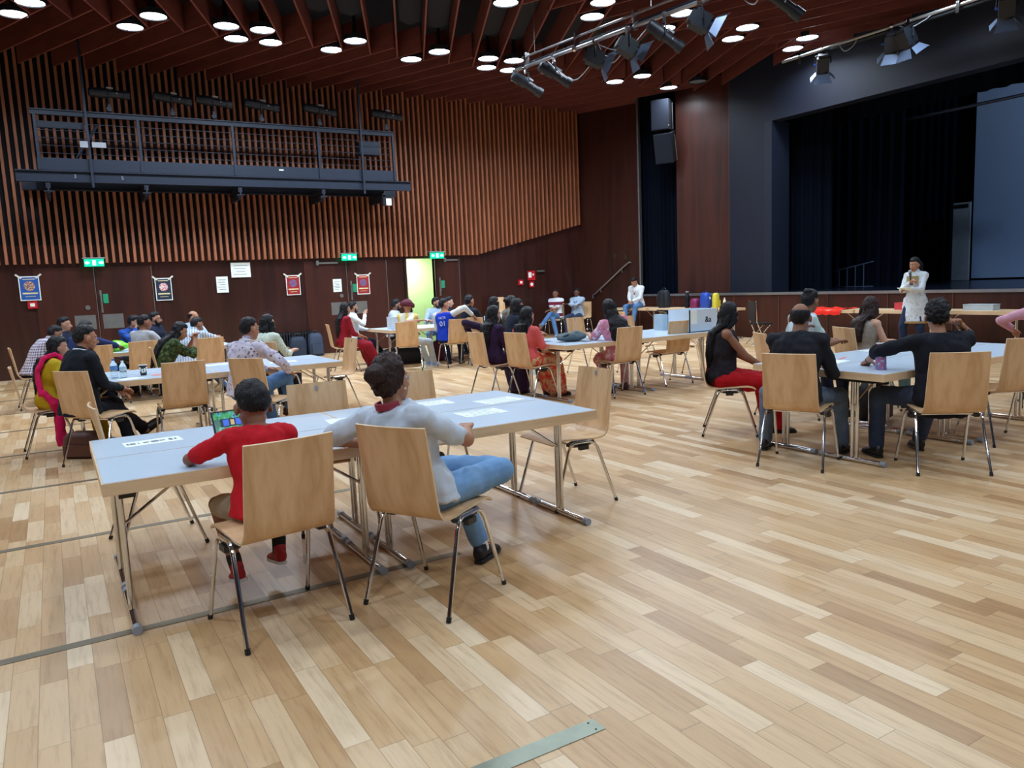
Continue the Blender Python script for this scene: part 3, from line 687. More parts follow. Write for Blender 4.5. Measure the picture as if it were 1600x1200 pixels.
# ================================================================ FURNITURE
TW, TD, TH = 1.38, .635, .74
def make_table(w_=TW, d_=TD, white=True):
    e = empty('folding_table', (0, 0, 0))
    g = G(); x, y = w_/2, d_/2; b = .008
    g.bx((-x, -y, TH-.06), (x, y, TH-.002), 0); g.bx((-x+b, -y+b, TH-.002), (x-b, y-b, TH), 1)
    g.build('tabletop', [BEECH_E, LAMI if white else BEECH_E], e)
    for s in (-1, 1):
        fx = s*(x-.08)
        for k_ in (-1, 1): G().tube([(fx, k_*.021-.02, .03), (fx, k_*.021-.02, TH-.06)], .0145, 12).build('leg', CHROME, e)
        fb = G().tube([(fx, -y+.06, .022), (fx, y-.06, .022)], .02, 12).build('foot_bar', CHROME, e)
        for k_ in (-1, 1): G().tube([(fx, k_*(y-.065), .022), (fx, k_*(y-.02), .022)], .0225, 12).build('end_cap', GREYP, fb)
        G().bx((fx-.04, -.2, TH-.085), (fx+.04, .16, TH-.06)).build('bracket', BLACKP, e)
        G().tube([(fx, -.02, TH-.28), (fx-s*.3, -.02, TH-.07)], .008, 8).build('brace', CHROME, e)
        G().box((s*(x-.1), -y+.06, TH-.075), (.07, .03, .03)).build('latch', BLACKP, e)
    return e
tab0 = None
def table(x0, y0, h, label, group):
    """x0,y0: centre"""
    global tab0
    if tab0 is None: e = tab0 = make_table()
    else: e = copy_tree(tab0)
    e.location = (x0, y0, 0); e.rotation_euler = (0, 0, R(h)); tag(e, label, 'table', group); return e
def tblock(x, y, nx, ny, labs, group):
    k_ = 0
    for j in range(ny):
        for i in range(nx):
            table(x+TW*(i+.5), y+TD*(j+.5), 0 if (i+j) % 2 == 0 else 180, labs[k_], group); k_ += 1
tblock(.11, 3.815, 2, 2, ['white folding table where the boy in red sits', 'white folding table in front of the woman in the white shirt', 'white folding table with the printed name sheet, behind the boy\'s one', 'white folding table at the back right of the nearest group, with empty chairs'], 'white tables of the nearest group')
tblock(.08, 8.62, 2, 2, ['white folding table beside the man in the black suit, with cup and bottles', 'white folding table beside the man in the floral shirt', 'white folding table behind the cup and bottles at the left', 'white folding table in front of the woman with shoulder-length dark hair'], 'white tables of the middle left group')
tblock(-.2, 13.35, 2, 2, ['white folding table with a bright green bag, far left group', 'white folding table right of the green bag, before the striped shirt', 'white folding table nearest the far left double door, behind the green bag', 'white folding table at the far left group before the bald man'], 'white tables of the far left group')
tblock(5.6, 14.0, 2, 2, ['white folding table behind the man in the maroon turban', 'white folding table behind the man in the blue and white jacket', 'white folding table in front of the bearded man in white', 'white folding table in front of the man in the pale blue shirt'], 'white tables of the far centre group')
tblock(5.5, 7.93, 2, 2, ['white folding table with the grey shoulder bag on its near corner', 'white folding table under the near side of the white crate', 'white folding table behind the grey shoulder bag, towards the wall', 'white folding table at the far side of the white crate'], 'white tables of the middle group')
tblock(5.36, 3.52, 2, 2, ['white folding table with the colourful tumbler at its near corner', 'white folding table at the right edge behind the curly haired man', 'white folding table in front of the man in the sage polo shirt', 'white folding table in front of the woman in the grey sleeveless top'], 'white tables of the right group')
ts0 = None
for i, (yy, lab) in enumerate(((16.4, 'pale table against the stage with a man sitting on it'), (14.9, 'pale table against the stage carrying a black backpack'), (13.6, 'pale table against the stage with bags and bottles, behind the white crate'), (10.3, 'pale table against the stage under the red cloth'), (8.85, 'pale table against the stage with a red box, behind the speaker'), (7.4, 'pale table against the stage right of the standing speaker'), (5.95, 'pale table against the stage at the right edge of the picture'))):
    if ts0 is None: ts0 = e = make_table(1.4, .65, False)
    else: e = copy_tree(ts0)
    e.location = (13.75, yy-.1, 0); e.rotation_euler = (0, 0, R(90)); tag(e, lab, 'table', 'pale tables lined up along the stage front')

def make_chair():
    e = empty('plywood_chair', (0, 0, 0))
    th = .011
    # shell profile in y,z : back top -> bend -> seat -> front lip
    back = [(-.312, .92), (-.298, .85), (-.28, .76), (-.262, .66), (-.246, .57), (-.232, .515), (-.215, .488)]
    seat = [(-.215, .488), (-.195, .468), (-.165, .458), (-.1, .455), (0, .462), (.1, .47), (.17, .472), (.205, .466), (.235, .448)]
    def sheet(prof, w0, w1, name, curv, rnd=None):
        g = G(); nx = 12; vs = []; n = len(prof)
        for i, (y, z) in enumerate(prof):
            t_ = i/(n-1); w_ = w0+(w1-w0)*t_
            if rnd and i == rnd[0]: w_ -= rnd[1]
            a = prof[max(i-1, 0)]; b = prof[min(i+1, n-1)]; dy, dz = b[0]-a[0], b[1]-a[1]; L = math.hypot(dy, dz); ny, nz_ = -dz/L, dy/L
            for side in (0, 1):
                for k_ in range(nx+1):
                    u = -1+2*k_/nx; c = curv(t_)*(u*u)
                    vs.append((u*w_/2, y+ny*th*side*1+c[1] if isinstance(c, tuple) else y+ny*th*side+c, z+nz_*th*side))
        row = 2*(nx+1); fs = []
        for i in range(n-1):
            for k_ in range(nx):
                a = i*row+k_; fs.append((a, a+1, a+row+1, a+row)); b = a+nx+1; fs.append((b, b+row, b+row+1, b+1))
            a = i*row; fs.append((a, a+row, a+row+nx+1, a+nx+1)); a = i*row+nx; fs.append((a, a+nx+1, a+row+nx+1, a+row))
        for i in (0, n-1):
            for k_ in range(nx):
                a = i*row+k_; fs.append((a, a+nx+1, a+nx+2, a+1) if i == 0 else (a, a+1, a+nx+2, a+nx+1))
        g.add(vs, fs); mi = []
        for f in fs:
            mi.append(0)
        # edge faces get the paler end-grain
        for q, f in enumerate(fs):
            i0 = [v % row for v in f]
            if (min(i0) <= nx < max(i0)): mi[q] = 1
        g.m = mi
        return g.build(name, [BEECH, BEECH_E], e, 50)
    sheet(back, .405, .43, 'backrest', lambda t_: .022*(1-t_))
    sheet(seat, .43, .425, 'seat', lambda t_: 0)
    r_ = .0105
    for s in (-1, 1):
        x = s*.224; xf = s*.25
        sp_r = [(xf, -.25, .012), (x+s*.006, -.115, .40), (x+s*.002, -.092, .435), (x, -.06, .45)]
        sp_f = [(xf, .25, .012), (x+s*.006, .125, .40), (x+s*.002, .102, .435), (x, .07, .45)]
        for p_ in (sp_r, sp_f):
            lg = G().tube(p_, r_, 10).build('leg', CHROME, e)
            q = Vector(p_[0]); d_ = (Vector(p_[1])-q).normalized(); G().tube([q-d_*.011, q+d_*.014], .0125, 10).build('foot_cap', BLACKP, lg)
        G().tube([(x, -.07, .45), (x, .08, .45)], r_, 10).build('side_rail', CHROME, e)
        G().ell((x-s*.024, .005, .44), (.03, .12, .028)).build('seat_mount', BLACKP, e)
        G().box((x+s*.004, .0, .415), (.03, .07, .03)).build('stacking_lug', BLACKP, e)
    for y in (-.07, .08): G().tube([(-.222, y, .436), (.222, y, .436)], .009, 8).build('cross_bar', CHROME, e)
    return e
ch0 = None
def chair(x, y, h, label, group=None, tagged=False, z=0):
    global ch0
    if ch0 is None: e = ch0 = make_chair()
    else: e = copy_tree(ch0)
    e.location = (x, y, z); e.rotation_euler = (0, 0, R(h)); tag(e, label, 'chair', group or 'beech plywood chairs around the tables')
    if tagged: G().box((0, -.286, .885), (.018, .004, .03)).build('number_tag', GREYP, e)
    return e

CH = [
 (.79, 3.61, 8, 'beech plywood chair in front, holding the boy in the red T-shirt', 0),
 (1.53, 3.43, -61, 'beech plywood chair of the woman in the white T-shirt and jeans', 0),
 (3.03, 4.42, 89, 'empty beech chair at the right end of the nearest table, turned to the left', 1),
 (1.5, 4.98, 174, 'empty beech chair behind the nearest table, just right of the boy\'s head', 1),
 (2.25, 5.03, 182, 'empty beech chair behind the nearest table, half hidden by the dark-haired woman\'s head', 1),
 (.44, 5.31, -88, 'empty chair seen edge-on behind the left end of the nearest table', 0),
 (.3, 8.32, -48, 'beech chair of the man in the black suit', 0),
 (-.13, 9.3, -87, 'beech chair of the woman in yellow with the pink scarf, seen edge-on', 0),
 (1.06, 8.45, 1, 'empty beech chair pushed against the middle left table, seen squarely from behind', 0),
 (1.83, 8.12, -50, 'beech chair of the man in the floral shirt', 0),
 (1.12, 13.1, 4, 'beech chair of the young man in the grey T-shirt, far left group', 0),
 (.5, 12.75, 0, 'beech chair half hidden behind the head of the man in the black suit', 0),
 (2.0, 12.75, 8, 'beech chair of the man in the pale striped shirt, right of the woman in green', 0),
 (-.3, 13.5, -85, 'beech chair at the far left edge, of the man in the checked shirt', 0),
 (3.09, 9.83, 94, 'empty beech chair standing alone between the left and centre groups', 1),
 (5.74, 13.5, -26, 'beech chair of the man in the maroon turban', 0),
 (6.6, 13.3, -2, 'beech chair of the man in the blue and white jacket', 0),
 (4.75, 14.3, -100, 'beech chair of the woman in the dark red dress, seen edge-on', 0),
 (7.3, 13.3, -70, 'chair of the man in the black waistcoat with glasses', 0),
 (6.55, 15.75, 182, 'beech chair behind the man in the pale blue shirt, before the lit doorway', 0),
 (5.1, 9.08, -86, 'left one of the two chairs with women at the middle table, purple dress', 0),
 (5.33, 8.48, -78, 'right one of the two chairs at the middle table, coral saree', 0),
 (6.42, 8.05, -2, 'beech chair of the woman in pink with the long braided hair', 0),
 (7.62, 8.4, -2, 'empty beech chair before the white crate, right of the woman in pink', 0),
 (7.7, 10.45, 190, 'empty beech chair with the small black handbag, facing the camera', 1),
 (8.25, 9.8, 188, 'empty beech chair behind the head of the woman in pink', 1),
 (8.85, 8.9, 100, 'beech chair glimpsed at the right end of the middle table behind its legs', 0),
 (5.62, 5.32, -136, 'chair of the woman in the red skirt with straight black hair, seen edge-on', 0),
 (5.08, 4.07, -67, 'beech chair of the balding man in the dark shirt', 0),
 (5.74, 3.28, -40, 'beech chair of the man with curly black hair', 0),
 (7.02, 3.5, -25, 'beech chair cut by the right edge of the picture, beside the curly haired man', 0),
 (7.6, 5.2, -112, 'beech chair of the woman in the grey sleeveless top', 0),
 (6.6, 5.45, -120, 'chair of the man in the sage and white polo shirt, seat showing', 0),
 (12.35, 18.3, 128, 'chair by the wall of the man with crossed legs and sandals', 0),
 (13.15, 18.1, 122, 'chair by the wall of the man with folded arms', 0),
 (7.75, 12.1, -95, 'chair of the young woman with glasses, far side of the middle group', 0),
 (6.3, 9.9, -100, 'chair of the woman behind the coral saree, navy sleeve', 0),
 (9.6, 11.6, -95, 'empty beech chair behind the ladies, seat and legs showing', 0),
 (2.55, 10.55, -48, 'chair of the woman with shoulder-length hair behind the floral shirt', 0),
 (1.35, 11.0, -92, 'chair of the woman in the dark green top', 0),
 (9.05, 4.05, -60, 'chair of the person in pink at the right edge of the picture', 0),
]
for x, y, h, lab, tg in CH: chair(x, y, h, lab, None, tg)
for i in range(4):
    chair(10.62+i*.0, 18.35-i*.012, 175, ('lowest', 'second lowest', 'second highest', 'topmost')[i]+' beech chair of the stack against the dark wall', 'stacked beech chairs by the wall', 0, z=i*.085)

# ================================================================ SMALL THINGS
def sheetobj(name, x, y, w_, d_, h, label, cat='paper', z=TH, mat_=PAPER, lines=0, group=None, parent_lines='print'):
    e = empty(name, (x, y, z+.0005), h, label, cat, group)
    G().box((0, 0, .0006), (w_, d_, .0012)).build('sheet', mat_, e)
    if lines:
        g = G()
        for i in range(lines): g.box((-.03*(i % 2)*w_, d_*(.38-.76*i/max(1, lines-1)), .0016), (w_*(.8-.15*(i % 3)), d_*.02, .0006))
        g.build(parent_lines, plain('print_grey', srgb(110, 120, 140), .7), e)
    return e
GP = 'papers on the nearest tables'
e = sheetobj('name_sheet', .42, 4.77, .3, .16, 184, 'long printed sheet lying at the left end of the nearest table')
g = G()
for i, (x, w_, hh) in enumerate(((-.12, .012, .05), (-.095, .02, .06), (-.05, .03, .03), (-.02, .02, .05), (.0, .02, .05), (.035, .03, .03), (.075, .006, .05), (.105, .03, .045), (.13, .012, .05))): g.box((x, 0, .0016), (w_, hh, .0006)); 
g.build('print', plain('print_grey', srgb(110, 120, 140), .7), e)
sheetobj('paper_sheet', .98, 4.72, .3, .2, 12, 'blank sheet lying behind the tablet on the nearest table')
sheetobj('paper_sheet', 1.55, 4.62, .3, .21, -6, 'blank sheet to the left of the woman in white, beside the pen')
sheetobj('paper_sheet', 2.2, 4.86, .3, .21, -4, 'farther of the sheets on the right half of the nearest table', lines=4)
sheetobj('paper_sheet', 2.28, 4.26, .3, .21, 0, 'sheet lying in front, on the right table near the woman in white', lines=5)
sheetobj('paper_sheet', 2.62, 4.62, .3, .21, 6, 'rightmost sheet on the nearest tables', lines=5)
e = empty('pen', (1.52, 4.45, TH+.006), 60, 'thin beige pen lying on the seam beside the woman in white', 'pen'); G().tube([(-.07, 0, 0), (.07, 0, 0)], .004, 8).build('barrel', BEECH_E, e); G().tube([(.07, 0, 0), (.08, 0, 0)], .004, 8, r1=.0008).build('tip', BLACKP, e)
# tablet of the boy
e = empty('tablet_computer', (.83, 4.33, TH), 8, 'tablet with a lit colourful game screen propped in front of the boy', 'tablet')
M = Matrix.Rotation(R(-22), 3, 'X')
def T(x, y, z): return (M@Vector((x, y, z)))[:]
G().box(T(0, 0, .1), (.28, .008, .195), M=M).build('case', BLACKP, e)
def screen_mat():
    m, t, b = nt('game_screen'); v = coords(t)
    c = ramp(t, nz(t, v, 22, 3), [(.35, srgb(20, 110, 90)), (.5, srgb(60, 190, 110)), (.6, srgb(90, 200, 230)), (.68, srgb(30, 90, 170))], 'CONSTANT')
    t.links.new(c, b.inputs['Emission Color']); b.inputs['Emission Strength'].default_value = .8; b.inputs['Base Color'].default_value = (.02, .02, .02, 1); b.inputs['Roughness'].default_value = .15
    return m
G().box(T(0, -.005, .1), (.262, .002, .178), M=M).build('screen', screen_mat(), e)
SM2 = plain('screen_tile_blue', srgb(60, 100, 200), .3, emit=.8); SM3 = plain('screen_tile_tan', srgb(200, 170, 120), .3, emit=.6); SM4 = plain('screen_tile_dark', srgb(30, 50, 60), .3, emit=.6)
for nm, mt, its in (('dark_tile', SM4, [(-.03, .128, .14, .045), (-.03, .075, .14, .04)]), ('blue_tile', SM2, [(-.07, .128, .03, .035), (.0, .128, .035, .035), (-.05, .075, .04, .03), (.08, .11, .04, .05)]), ('tan_tile', SM3, [(-.035, .128, .02, .03), (-.075, .075, .02, .028), (.01, .075, .025, .028)])):
    for x, z, w_, h_ in its: G().box(T(x, -.007-(.001 if nm != 'dark_tile' else 0), z), (w_, .001, h_), M=M).build(nm, mt, e)
G().box((0, .06, .015), (.2, .14, .006), M=Matrix.Rotation(R(-12), 3, 'X')).build('stand_flap', BLACKP, e)
# cup, bottles, glasses
def cup(x, y, label, base, r0=.03, r1=.042, h_=.11, dec=None, name='paper_cup', z=TH, rim=PAPER):
    e = empty(name, (x, y, z), 0, label, 'cup'); g = G()
    g.loft([((0, 0, zz), (r, 0, 0), (0, r, 0)) for zz, r in ((0, r0), (h_, r1), (h_, r1-.003), (.01, r0-.003))], 24); g.build('cup_wall', base, e)
    G().tube(arc((0, 0, h_), r1, 0, 2*math.pi, 24, (1, 0, 0), (0, 1, 0)), .003, 8).build('rim', rim, e)
    if dec: 
        g = G()
        for a in (-1.9, -1.3, -.7, -2.5): 
            for zz in (.045, .068): rr = r0+(r1-r0)*zz/h_+.001; g.ell((rr*math.cos(a), rr*math.sin(a), zz+.01*math.sin(a*7)), (.010, .010, .012))
        g.build('print', dec, e)
    return e
cup(.78, 9.08, 'black paper cup with a white print on the middle left table', BLACKP, dec=PAPER)
def bottle(x, y, z, r, h_, body, capm, label, name='bottle', neck=.35, lab=None, group=None):
    e = empty(name, (x, y, z), 0, label, 'bottle', group)
    G().loft([((0, 0, zz*h_), (r*q, 0, 0), (0, r*q, 0)) for zz, q in ((0, .85), (.02, 1), (.3, 1), (.34, .93), (.38, 1), (.68, 1), (.8, .7), (.9, neck), (.93, neck))], 20).build('bottle_body', body, e)
    G().tube([(0, 0, h_*.93), (0, 0, h_)], r*neck*1.15, 14).build('bottle_cap', capm, e)
    if lab: G().tube([(0, 0, h_*.42), (0, 0, h_*.62)], r*1.02, 20).build('bottle_label', lab, e)
    return e
def glassm(name, col, rough=.05, tr=.9):
    m, t, b = nt(name); b.inputs['Base Color'].default_value = col; b.inputs['Transmission Weight'].default_value = tr; b.inputs['Roughness'].default_value = rough; b.inputs['IOR'].default_value = 1.3
    return m
CLR = glassm('clear_plastic', (.85, .95, 1, 1)); BLUG = plain('bottle_blue', srgb(90, 140, 200), .25)
bottle(.50, 9.05, TH, .036, .2, CLR, plain('cap_blue', srgb(60, 110, 190), .4), 'clear water bottle with a blue label beside the black suit man', lab=BLUG)
bottle(.58, 8.98, TH, .034, .18, CLR, PAPER, 'shorter clear bottle right beside the blue-labelled one', lab=plain('label_pale', srgb(180, 210, 230), .4))
bottle(.55, 13.7, TH, .034, .22, CLR, PAPER, 'water bottle in front of the man in the blue shirt, far left group')
bottle(13.7, 14.35, TH, .06, .42, plain('bottle_black', srgb(14, 16, 24), .35), GREYP, 'tall dark flask on the stage table behind the white crate', neck=.6)
bottle(13.75, 13.15, TH, .035, .25, plain('cream_bottle', srgb(225, 215, 180), .4), PAPER, 'small cream bottle standing alone on the stage table')
sheetobj('paper_sheet', .62, 8.8, .22, .16, 20, 'sheet with a pencil in front of the bottles, middle left group')
sheetobj('paper_sheet', .95, 8.98, .2, .14, 5, 'sheet with a red edge under the paper cup', mat_=plain('pink_sheet', srgb(220, 120, 120), .6))
sheetobj('paper_sheet', 2.3, 9.2, .3, .21, -8, 'sheet on the right half of the middle left table', lines=4)
sheetobj('paper_sheet', 1.62, 9.6, .28, .2, 15, 'sheet on the middle left table behind the floral shirt', lines=4)
sheetobj('paper_sheet', .65, 13.6, .28, .2, 10, 'sheet on the far left table under the green bag', mat_=plain('yellow_green_print', srgb(200, 220, 90), .6))
def blob(name, loc, dims, mat_, label, cat, h=0, seed=1, amp=.15, top=None):
    e = empty(name, loc, h, label, cat); g = G(); k_ = 14; n = 22; random.seed(seed)
    for i in range(k_+1):
        q = -math.pi/2+math.pi*i/k_
    g.ell((0, 0, dims[2]/2), (dims[0]/2, dims[1]/2, dims[2]/2), n=n, k=k_)
    g.v = [tuple(Vector((v[0], v[1], max(0, v[2])))*(1+amp*noise.noise(Vector(v)*9+Vector((seed, 0, 0))))) for v in g.v]
    g.build('bag_body', mat_, e, 60); return e
blob('plastic_bag', (.78, 13.75, TH), (.5, .26, .16), plain('green_plastic', srgb(120, 220, 40), .3), 'bright green plastic bag on the far left table', 'bag', 5, 3, .35)
e = blob('shoulder_bag', (5.95, 8.42, TH), (.46, .24, .12), plain('grey_bag', srgb(72, 92, 102), .7, bmp=.3), 'grey-green shoulder bag slumped on the corner of the middle table', 'bag', -10, 5, .4)
G().tube([(-.2, 0, .05), (-.1, -.08, .1), (.05, -.05, .12), (.18, .02, .08), (.1, .1, .07)], .014, 8).build('strap', plain('strap_grey', srgb(50, 66, 74), .7), e)
sheetobj('phone', 6.05, 8.22, .15, .075, 6, 'flat dark phone lying before the grey shoulder bag', 'phone', mat_=BLACKP)
sheetobj('paper_sheet', 7.1, 8.75, .3, .21, 0, 'sheet on the middle table left of the white crate', lines=4)
sheetobj('paper_sheet', 6.7, 8.9, .3, .21, 20, 'pale sheet in the centre of the middle table', lines=4)
sheetobj('notebook', 5.72, 8.75, .2, .14, 20, 'dark notebook at the left end of the middle table', 'notebook', mat_=BLACKP)
# handbag on the empty chair
def bagm(name, loc, w_, d_, h_, mat_, label, h=0, handle=True, pocket=True, cat='bag', straps=False):
    e = empty(name, loc, h, label, cat); g = G()
    ri = []
    for zz, q in ((0, .9), (.05, 1), (.5, 1.0), (.8, .93), (.95, .75), (1, .5)):
        ri.append((zz, q))
    vs = []; n = 20
    def sq(a, q): c, s = math.cos(a), math.sin(a); e_ = .55; return (math.copysign(abs(c)**e_, c)*w_/2*q, math.copysign(abs(s)**e_, s)*d_/2*q)
    for zz, q in ri:
        for i in range(n): x, y = sq(2*math.pi*i/n, q); vs.append((x, y, zz*h_))
    fs = [(k_*n+i, k_*n+(i+1) % n, (k_+1)*n+(i+1) % n, (k_+1)*n+i) for k_ in range(len(ri)-1) for i in range(n)]
    fs += [tuple(range(n-1, -1, -1)), tuple(range((len(ri)-1)*n, len(ri)*n))]
    g.add(vs, fs).build('bag_body', mat_, e, 60)
    if handle: G().tube(arc((0, 0, h_*.97), w_*.2, 0, math.pi, 10, (1, 0, 0), (0, 0, 1)), .012, 8).build('handle', BLACKP, e)
    if pocket: G().box((0, -d_/2-.01, h_*.32), (w_*.7, .04, h_*.42)).build('front_pocket', mat_, e)
    if straps:
        for s in (-1, 1): G().tube([(s*w_*.28, d_/2, h_*.9), (s*w_*.3, d_/2+.06, h_*.6), (s*w_*.3, d_/2+.03, h_*.1)], .015, 6).build('strap', mat_, e)
    return e
BKB = plain('bag_black', srgb(16, 18, 24), .6, bmp=.2); NVB = plain('bag_navy', srgb(30, 42, 62), .7, bmp=.2)
bagm('handbag', (7.72, 10.42, .475), .3, .16, .2, BKB, 'small black handbag standing on the empty chair that faces the camera', -170, pocket=False)
bagm('backpack', (13.75, 15.25, TH), .34, .2, .46, plain('backpack_dark', srgb(24, 28, 38), .7, bmp=.2), 'black backpack standing on the stage table beside the sitting man', 90, straps=True)
bagm('backpack', (5.0, 18.5, 0), .42, .26, .5, NVB, 'left one of two dark backpacks on the floor by the radiator', 0, straps=True)
bagm('backpack', (5.42, 18.45, 0), .36, .28, .56, plain('bag_greyblue', srgb(50, 62, 84), .7, bmp=.2), 'right, greyer one of two backpacks on the floor by the radiator', 0, straps=True)
bagm('backpack', (6.9, 14.6, 0), .3, .2, .42, plain('bag_maroon', srgb(86, 24, 48), .7, bmp=.2), 'maroon backpack on the floor under the table, left of the blue and white jacket', 0)
bagm('backpack', (6.1, 14.7, 0), .9, .4, .34, BKB, 'large black bag on the floor under the far centre table', 0, False, False)
bagm('backpack', (8.0, 9.05+.2, 0), .35, .25, .4, BKB, 'black bag on the floor under the middle table', 0) if False else None
bagm('backpack', (7.06, 4.75, 0), .36, .26, .42, BKB, 'black bag standing on the floor under the right group tables', 20, False)
bagm('backpack', (.75, 14.3, 0), .8, .4, .5, BKB, 'dark bag on the floor below the far left table', 0, False, False)
bagm('handbag', (.15, 8.75, 0), .42, .2, .26, plain('brown_leather', srgb(92, 52, 40), .5), 'brown leather bag on the floor beneath the black suit man\'s chair', -40, False)
o = bagm('backpack', (13.7, 13.72, TH), .26, .2, .38, plain('kids_blue', srgb(30, 70, 170), .5), 'blue child\'s backpack with white edge on the stage table', 90)
G().tube(arc((0, -.02, .19), .14, .2, math.pi-.2, 12, (1, 0, 0), (0, 0, 1)), .012, 8).build('white_piping', PAPER, o)
bagm('backpack', (13.8, 13.48, TH), .14, .16, .36, plain('kids_yellow', srgb(210, 195, 60), .5), 'yellow and purple bag right of the blue backpack on the stage table', 90)
e = bagm('backpack', (13.65, 14.02, TH), .22, .2, .24, plain('kids_magenta', srgb(120, 30, 80), .5), 'magenta bag lying left of the blue backpack on the stage table', 90, False)
# crate on the middle table
e = empty('storage_crate', (8.03, 8.3, TH), 0, 'white cardboard crate with a black scribbled emblem on the middle table', 'crate')
g = G(); W_, D_, H_ = .56, .45, .32; t_ = .012
g.bx((-W_/2, -D_/2, 0), (W_/2, -D_/2+t_, H_)); g.bx((-W_/2, D_/2-t_, 0), (W_/2, D_/2, H_)); g.bx((-W_/2, -D_/2, 0), (-W_/2+t_, D_/2, H_)); g.bx((W_/2-t_, -D_/2, 0), (W_/2, D_/2, H_)); g.bx((-W_/2, -D_/2, 0), (W_/2, D_/2, t_))
g.build('crate_walls', plain('white_card', srgb(205, 220, 235), .6, var=.02), e)
text('emblem', '&a', .12, (.08, -D_/2-.003, .17), FACE, BLACKP, e)
sheetp = G().box((-.2, -D_/2-.003, .22), (.12, .003, .2)).build('taped_sheet', PAPER, e)
e = empty('storage_box', (8.1, 8.9, TH), 0, 'open dark-lidded box just behind the white crate', 'box')
G().box((0, 0, .12), (.4, .2, .24)).build('box_body', plain('pale_card', srgb(170, 190, 205), .6), e); G().box((.05, 0, .26), (.36, .24, .02), M=Matrix.Rotation(R(12), 3, 'Y')).build('lid', BLACKP, e)
# tumbler
e = cup(5.62, 3.72, 'tall tumbler with a blue and pink pattern on the corner of the right table', cloth('tumbler_print', 'noise', [srgb(80, 140, 190), srgb(180, 110, 150), srgb(160, 200, 220), srgb(90, 100, 150)], 26, .3), .044, .034, .21, name='tumbler')
sheetobj('paper_sheet', 5.85, 4.35, .3, .21, 12, 'sheet at the left side of the right table', mat_=PAPER)
sheetobj('paper_sheet', 6.15, 4.45, .2, .03, 20, 'narrow red-edged strip of paper on the right table', mat_=plain('pink_sheet', srgb(220, 120, 120), .6))
sheetobj('paper_sheet', 6.9, 4.6, .3, .21, -10, 'sheet before the woman in the grey sleeveless top', lines=4)
sheetobj('paper_sheet', 7.4, 4.3, .3, .21, 15, 'sheet on the far right table of the right group', lines=4)
# tissue box / plastic boxes on the far tables
def simplebox(name, loc, d, mat_, label, h=0, cat='box', lid=True):
    e = empty(name, loc, h, label, cat); g = G().box((0, 0, d[2]/2), d); o = g.build('box_body', mat_, e)
    if lid: G().box((0, 0, d[2]+.006), (d[0]*1.03, d[1]*1.03, .012)).build('lid', mat_, e)
    return e
simplebox('plastic_box', (5.85, 14.25, TH), (.34, .22, .24), plain('clear_white', srgb(205, 220, 235), .3), 'whitish plastic box left of the man in the turban')
simplebox('plastic_box', (8.25, 14.5, TH), (.45, .26, .13), plain('clear_white', srgb(205, 220, 235), .3), 'low whitish box right of the man in the black waistcoat', lid=False)
simplebox('gift_box', (13.7, 8.62, TH), (.26, .2, .12), plain('coral_red', srgb(205, 60, 70), .5), 'small red box on the stage table left of the standing speaker', 90)
simplebox('paper_stack', (13.75, 7.25, TH), (.5, .22, .09), plain('pale_blue_box', srgb(190, 205, 215), .5), 'pale box behind the curly haired man\'s head on the stage table', 90)
simplebox('gift_bag', (7.0, 10.9, .0), (.24, .14, .5), plain('pale_gift', srgb(190, 215, 215), .6), 'pale printed paper bag on the floor before the wall chairs', 0, 'bag', False)
# red cloth over the table
g = G(); nx, ny = 40, 14; vs = []
for i in range(nx+1):
    for j in range(ny+1):
        y = 9.75+1.15*i/nx; x = 13.36+.6*j/ny; z = TH+.012+.05*max(0, noise.noise(Vector((x*6, y*5, 1))))+.04*math.sin(i*.5)*(.5+.5*math.sin(j))*.4
        if j < 3: x = 13.40-(.02 if j else .03); z = TH+.01-(3-j)*.035+.01*math.sin(i)
        vs.append((x, y, z))
g.add(vs, [(i*(ny+1)+j, (i+1)*(ny+1)+j, (i+1)*(ny+1)+j+1, i*(ny+1)+j+1) for i in range(nx) for j in range(ny)])
o = g.build('red_cloth', cloth('red_cloth', 'plain', [srgb(225, 40, 24)]), None, 80); tag(o, 'bright red cloth draped over the stage table behind the polo shirt', 'cloth')
# folded dark chair at the apron
e = empty('folding_chair', (13.0, 11.6, 0), 60, 'dark folding chair with a bag hung on it, standing before the stage wall', 'chair')
for s in (-1, 1): G().tube([(s*.22, -.2, .0), (s*.22, 0, .5), (s*.22, .02, .95)], .012, 8).build('leg', CHROME, e)
G().box((0, .02, .72), (.44, .05, .42)).build('backrest', BLACKP, e); G().box((0, -.15, .45), (.42, .38, .04)).build('seat', BLACKP, e)
for s in (-1, 1): G().tube([(s*.2, .1, .0), (s*.2, -.3, .44)], .012, 8).build('leg', CHROME, e)

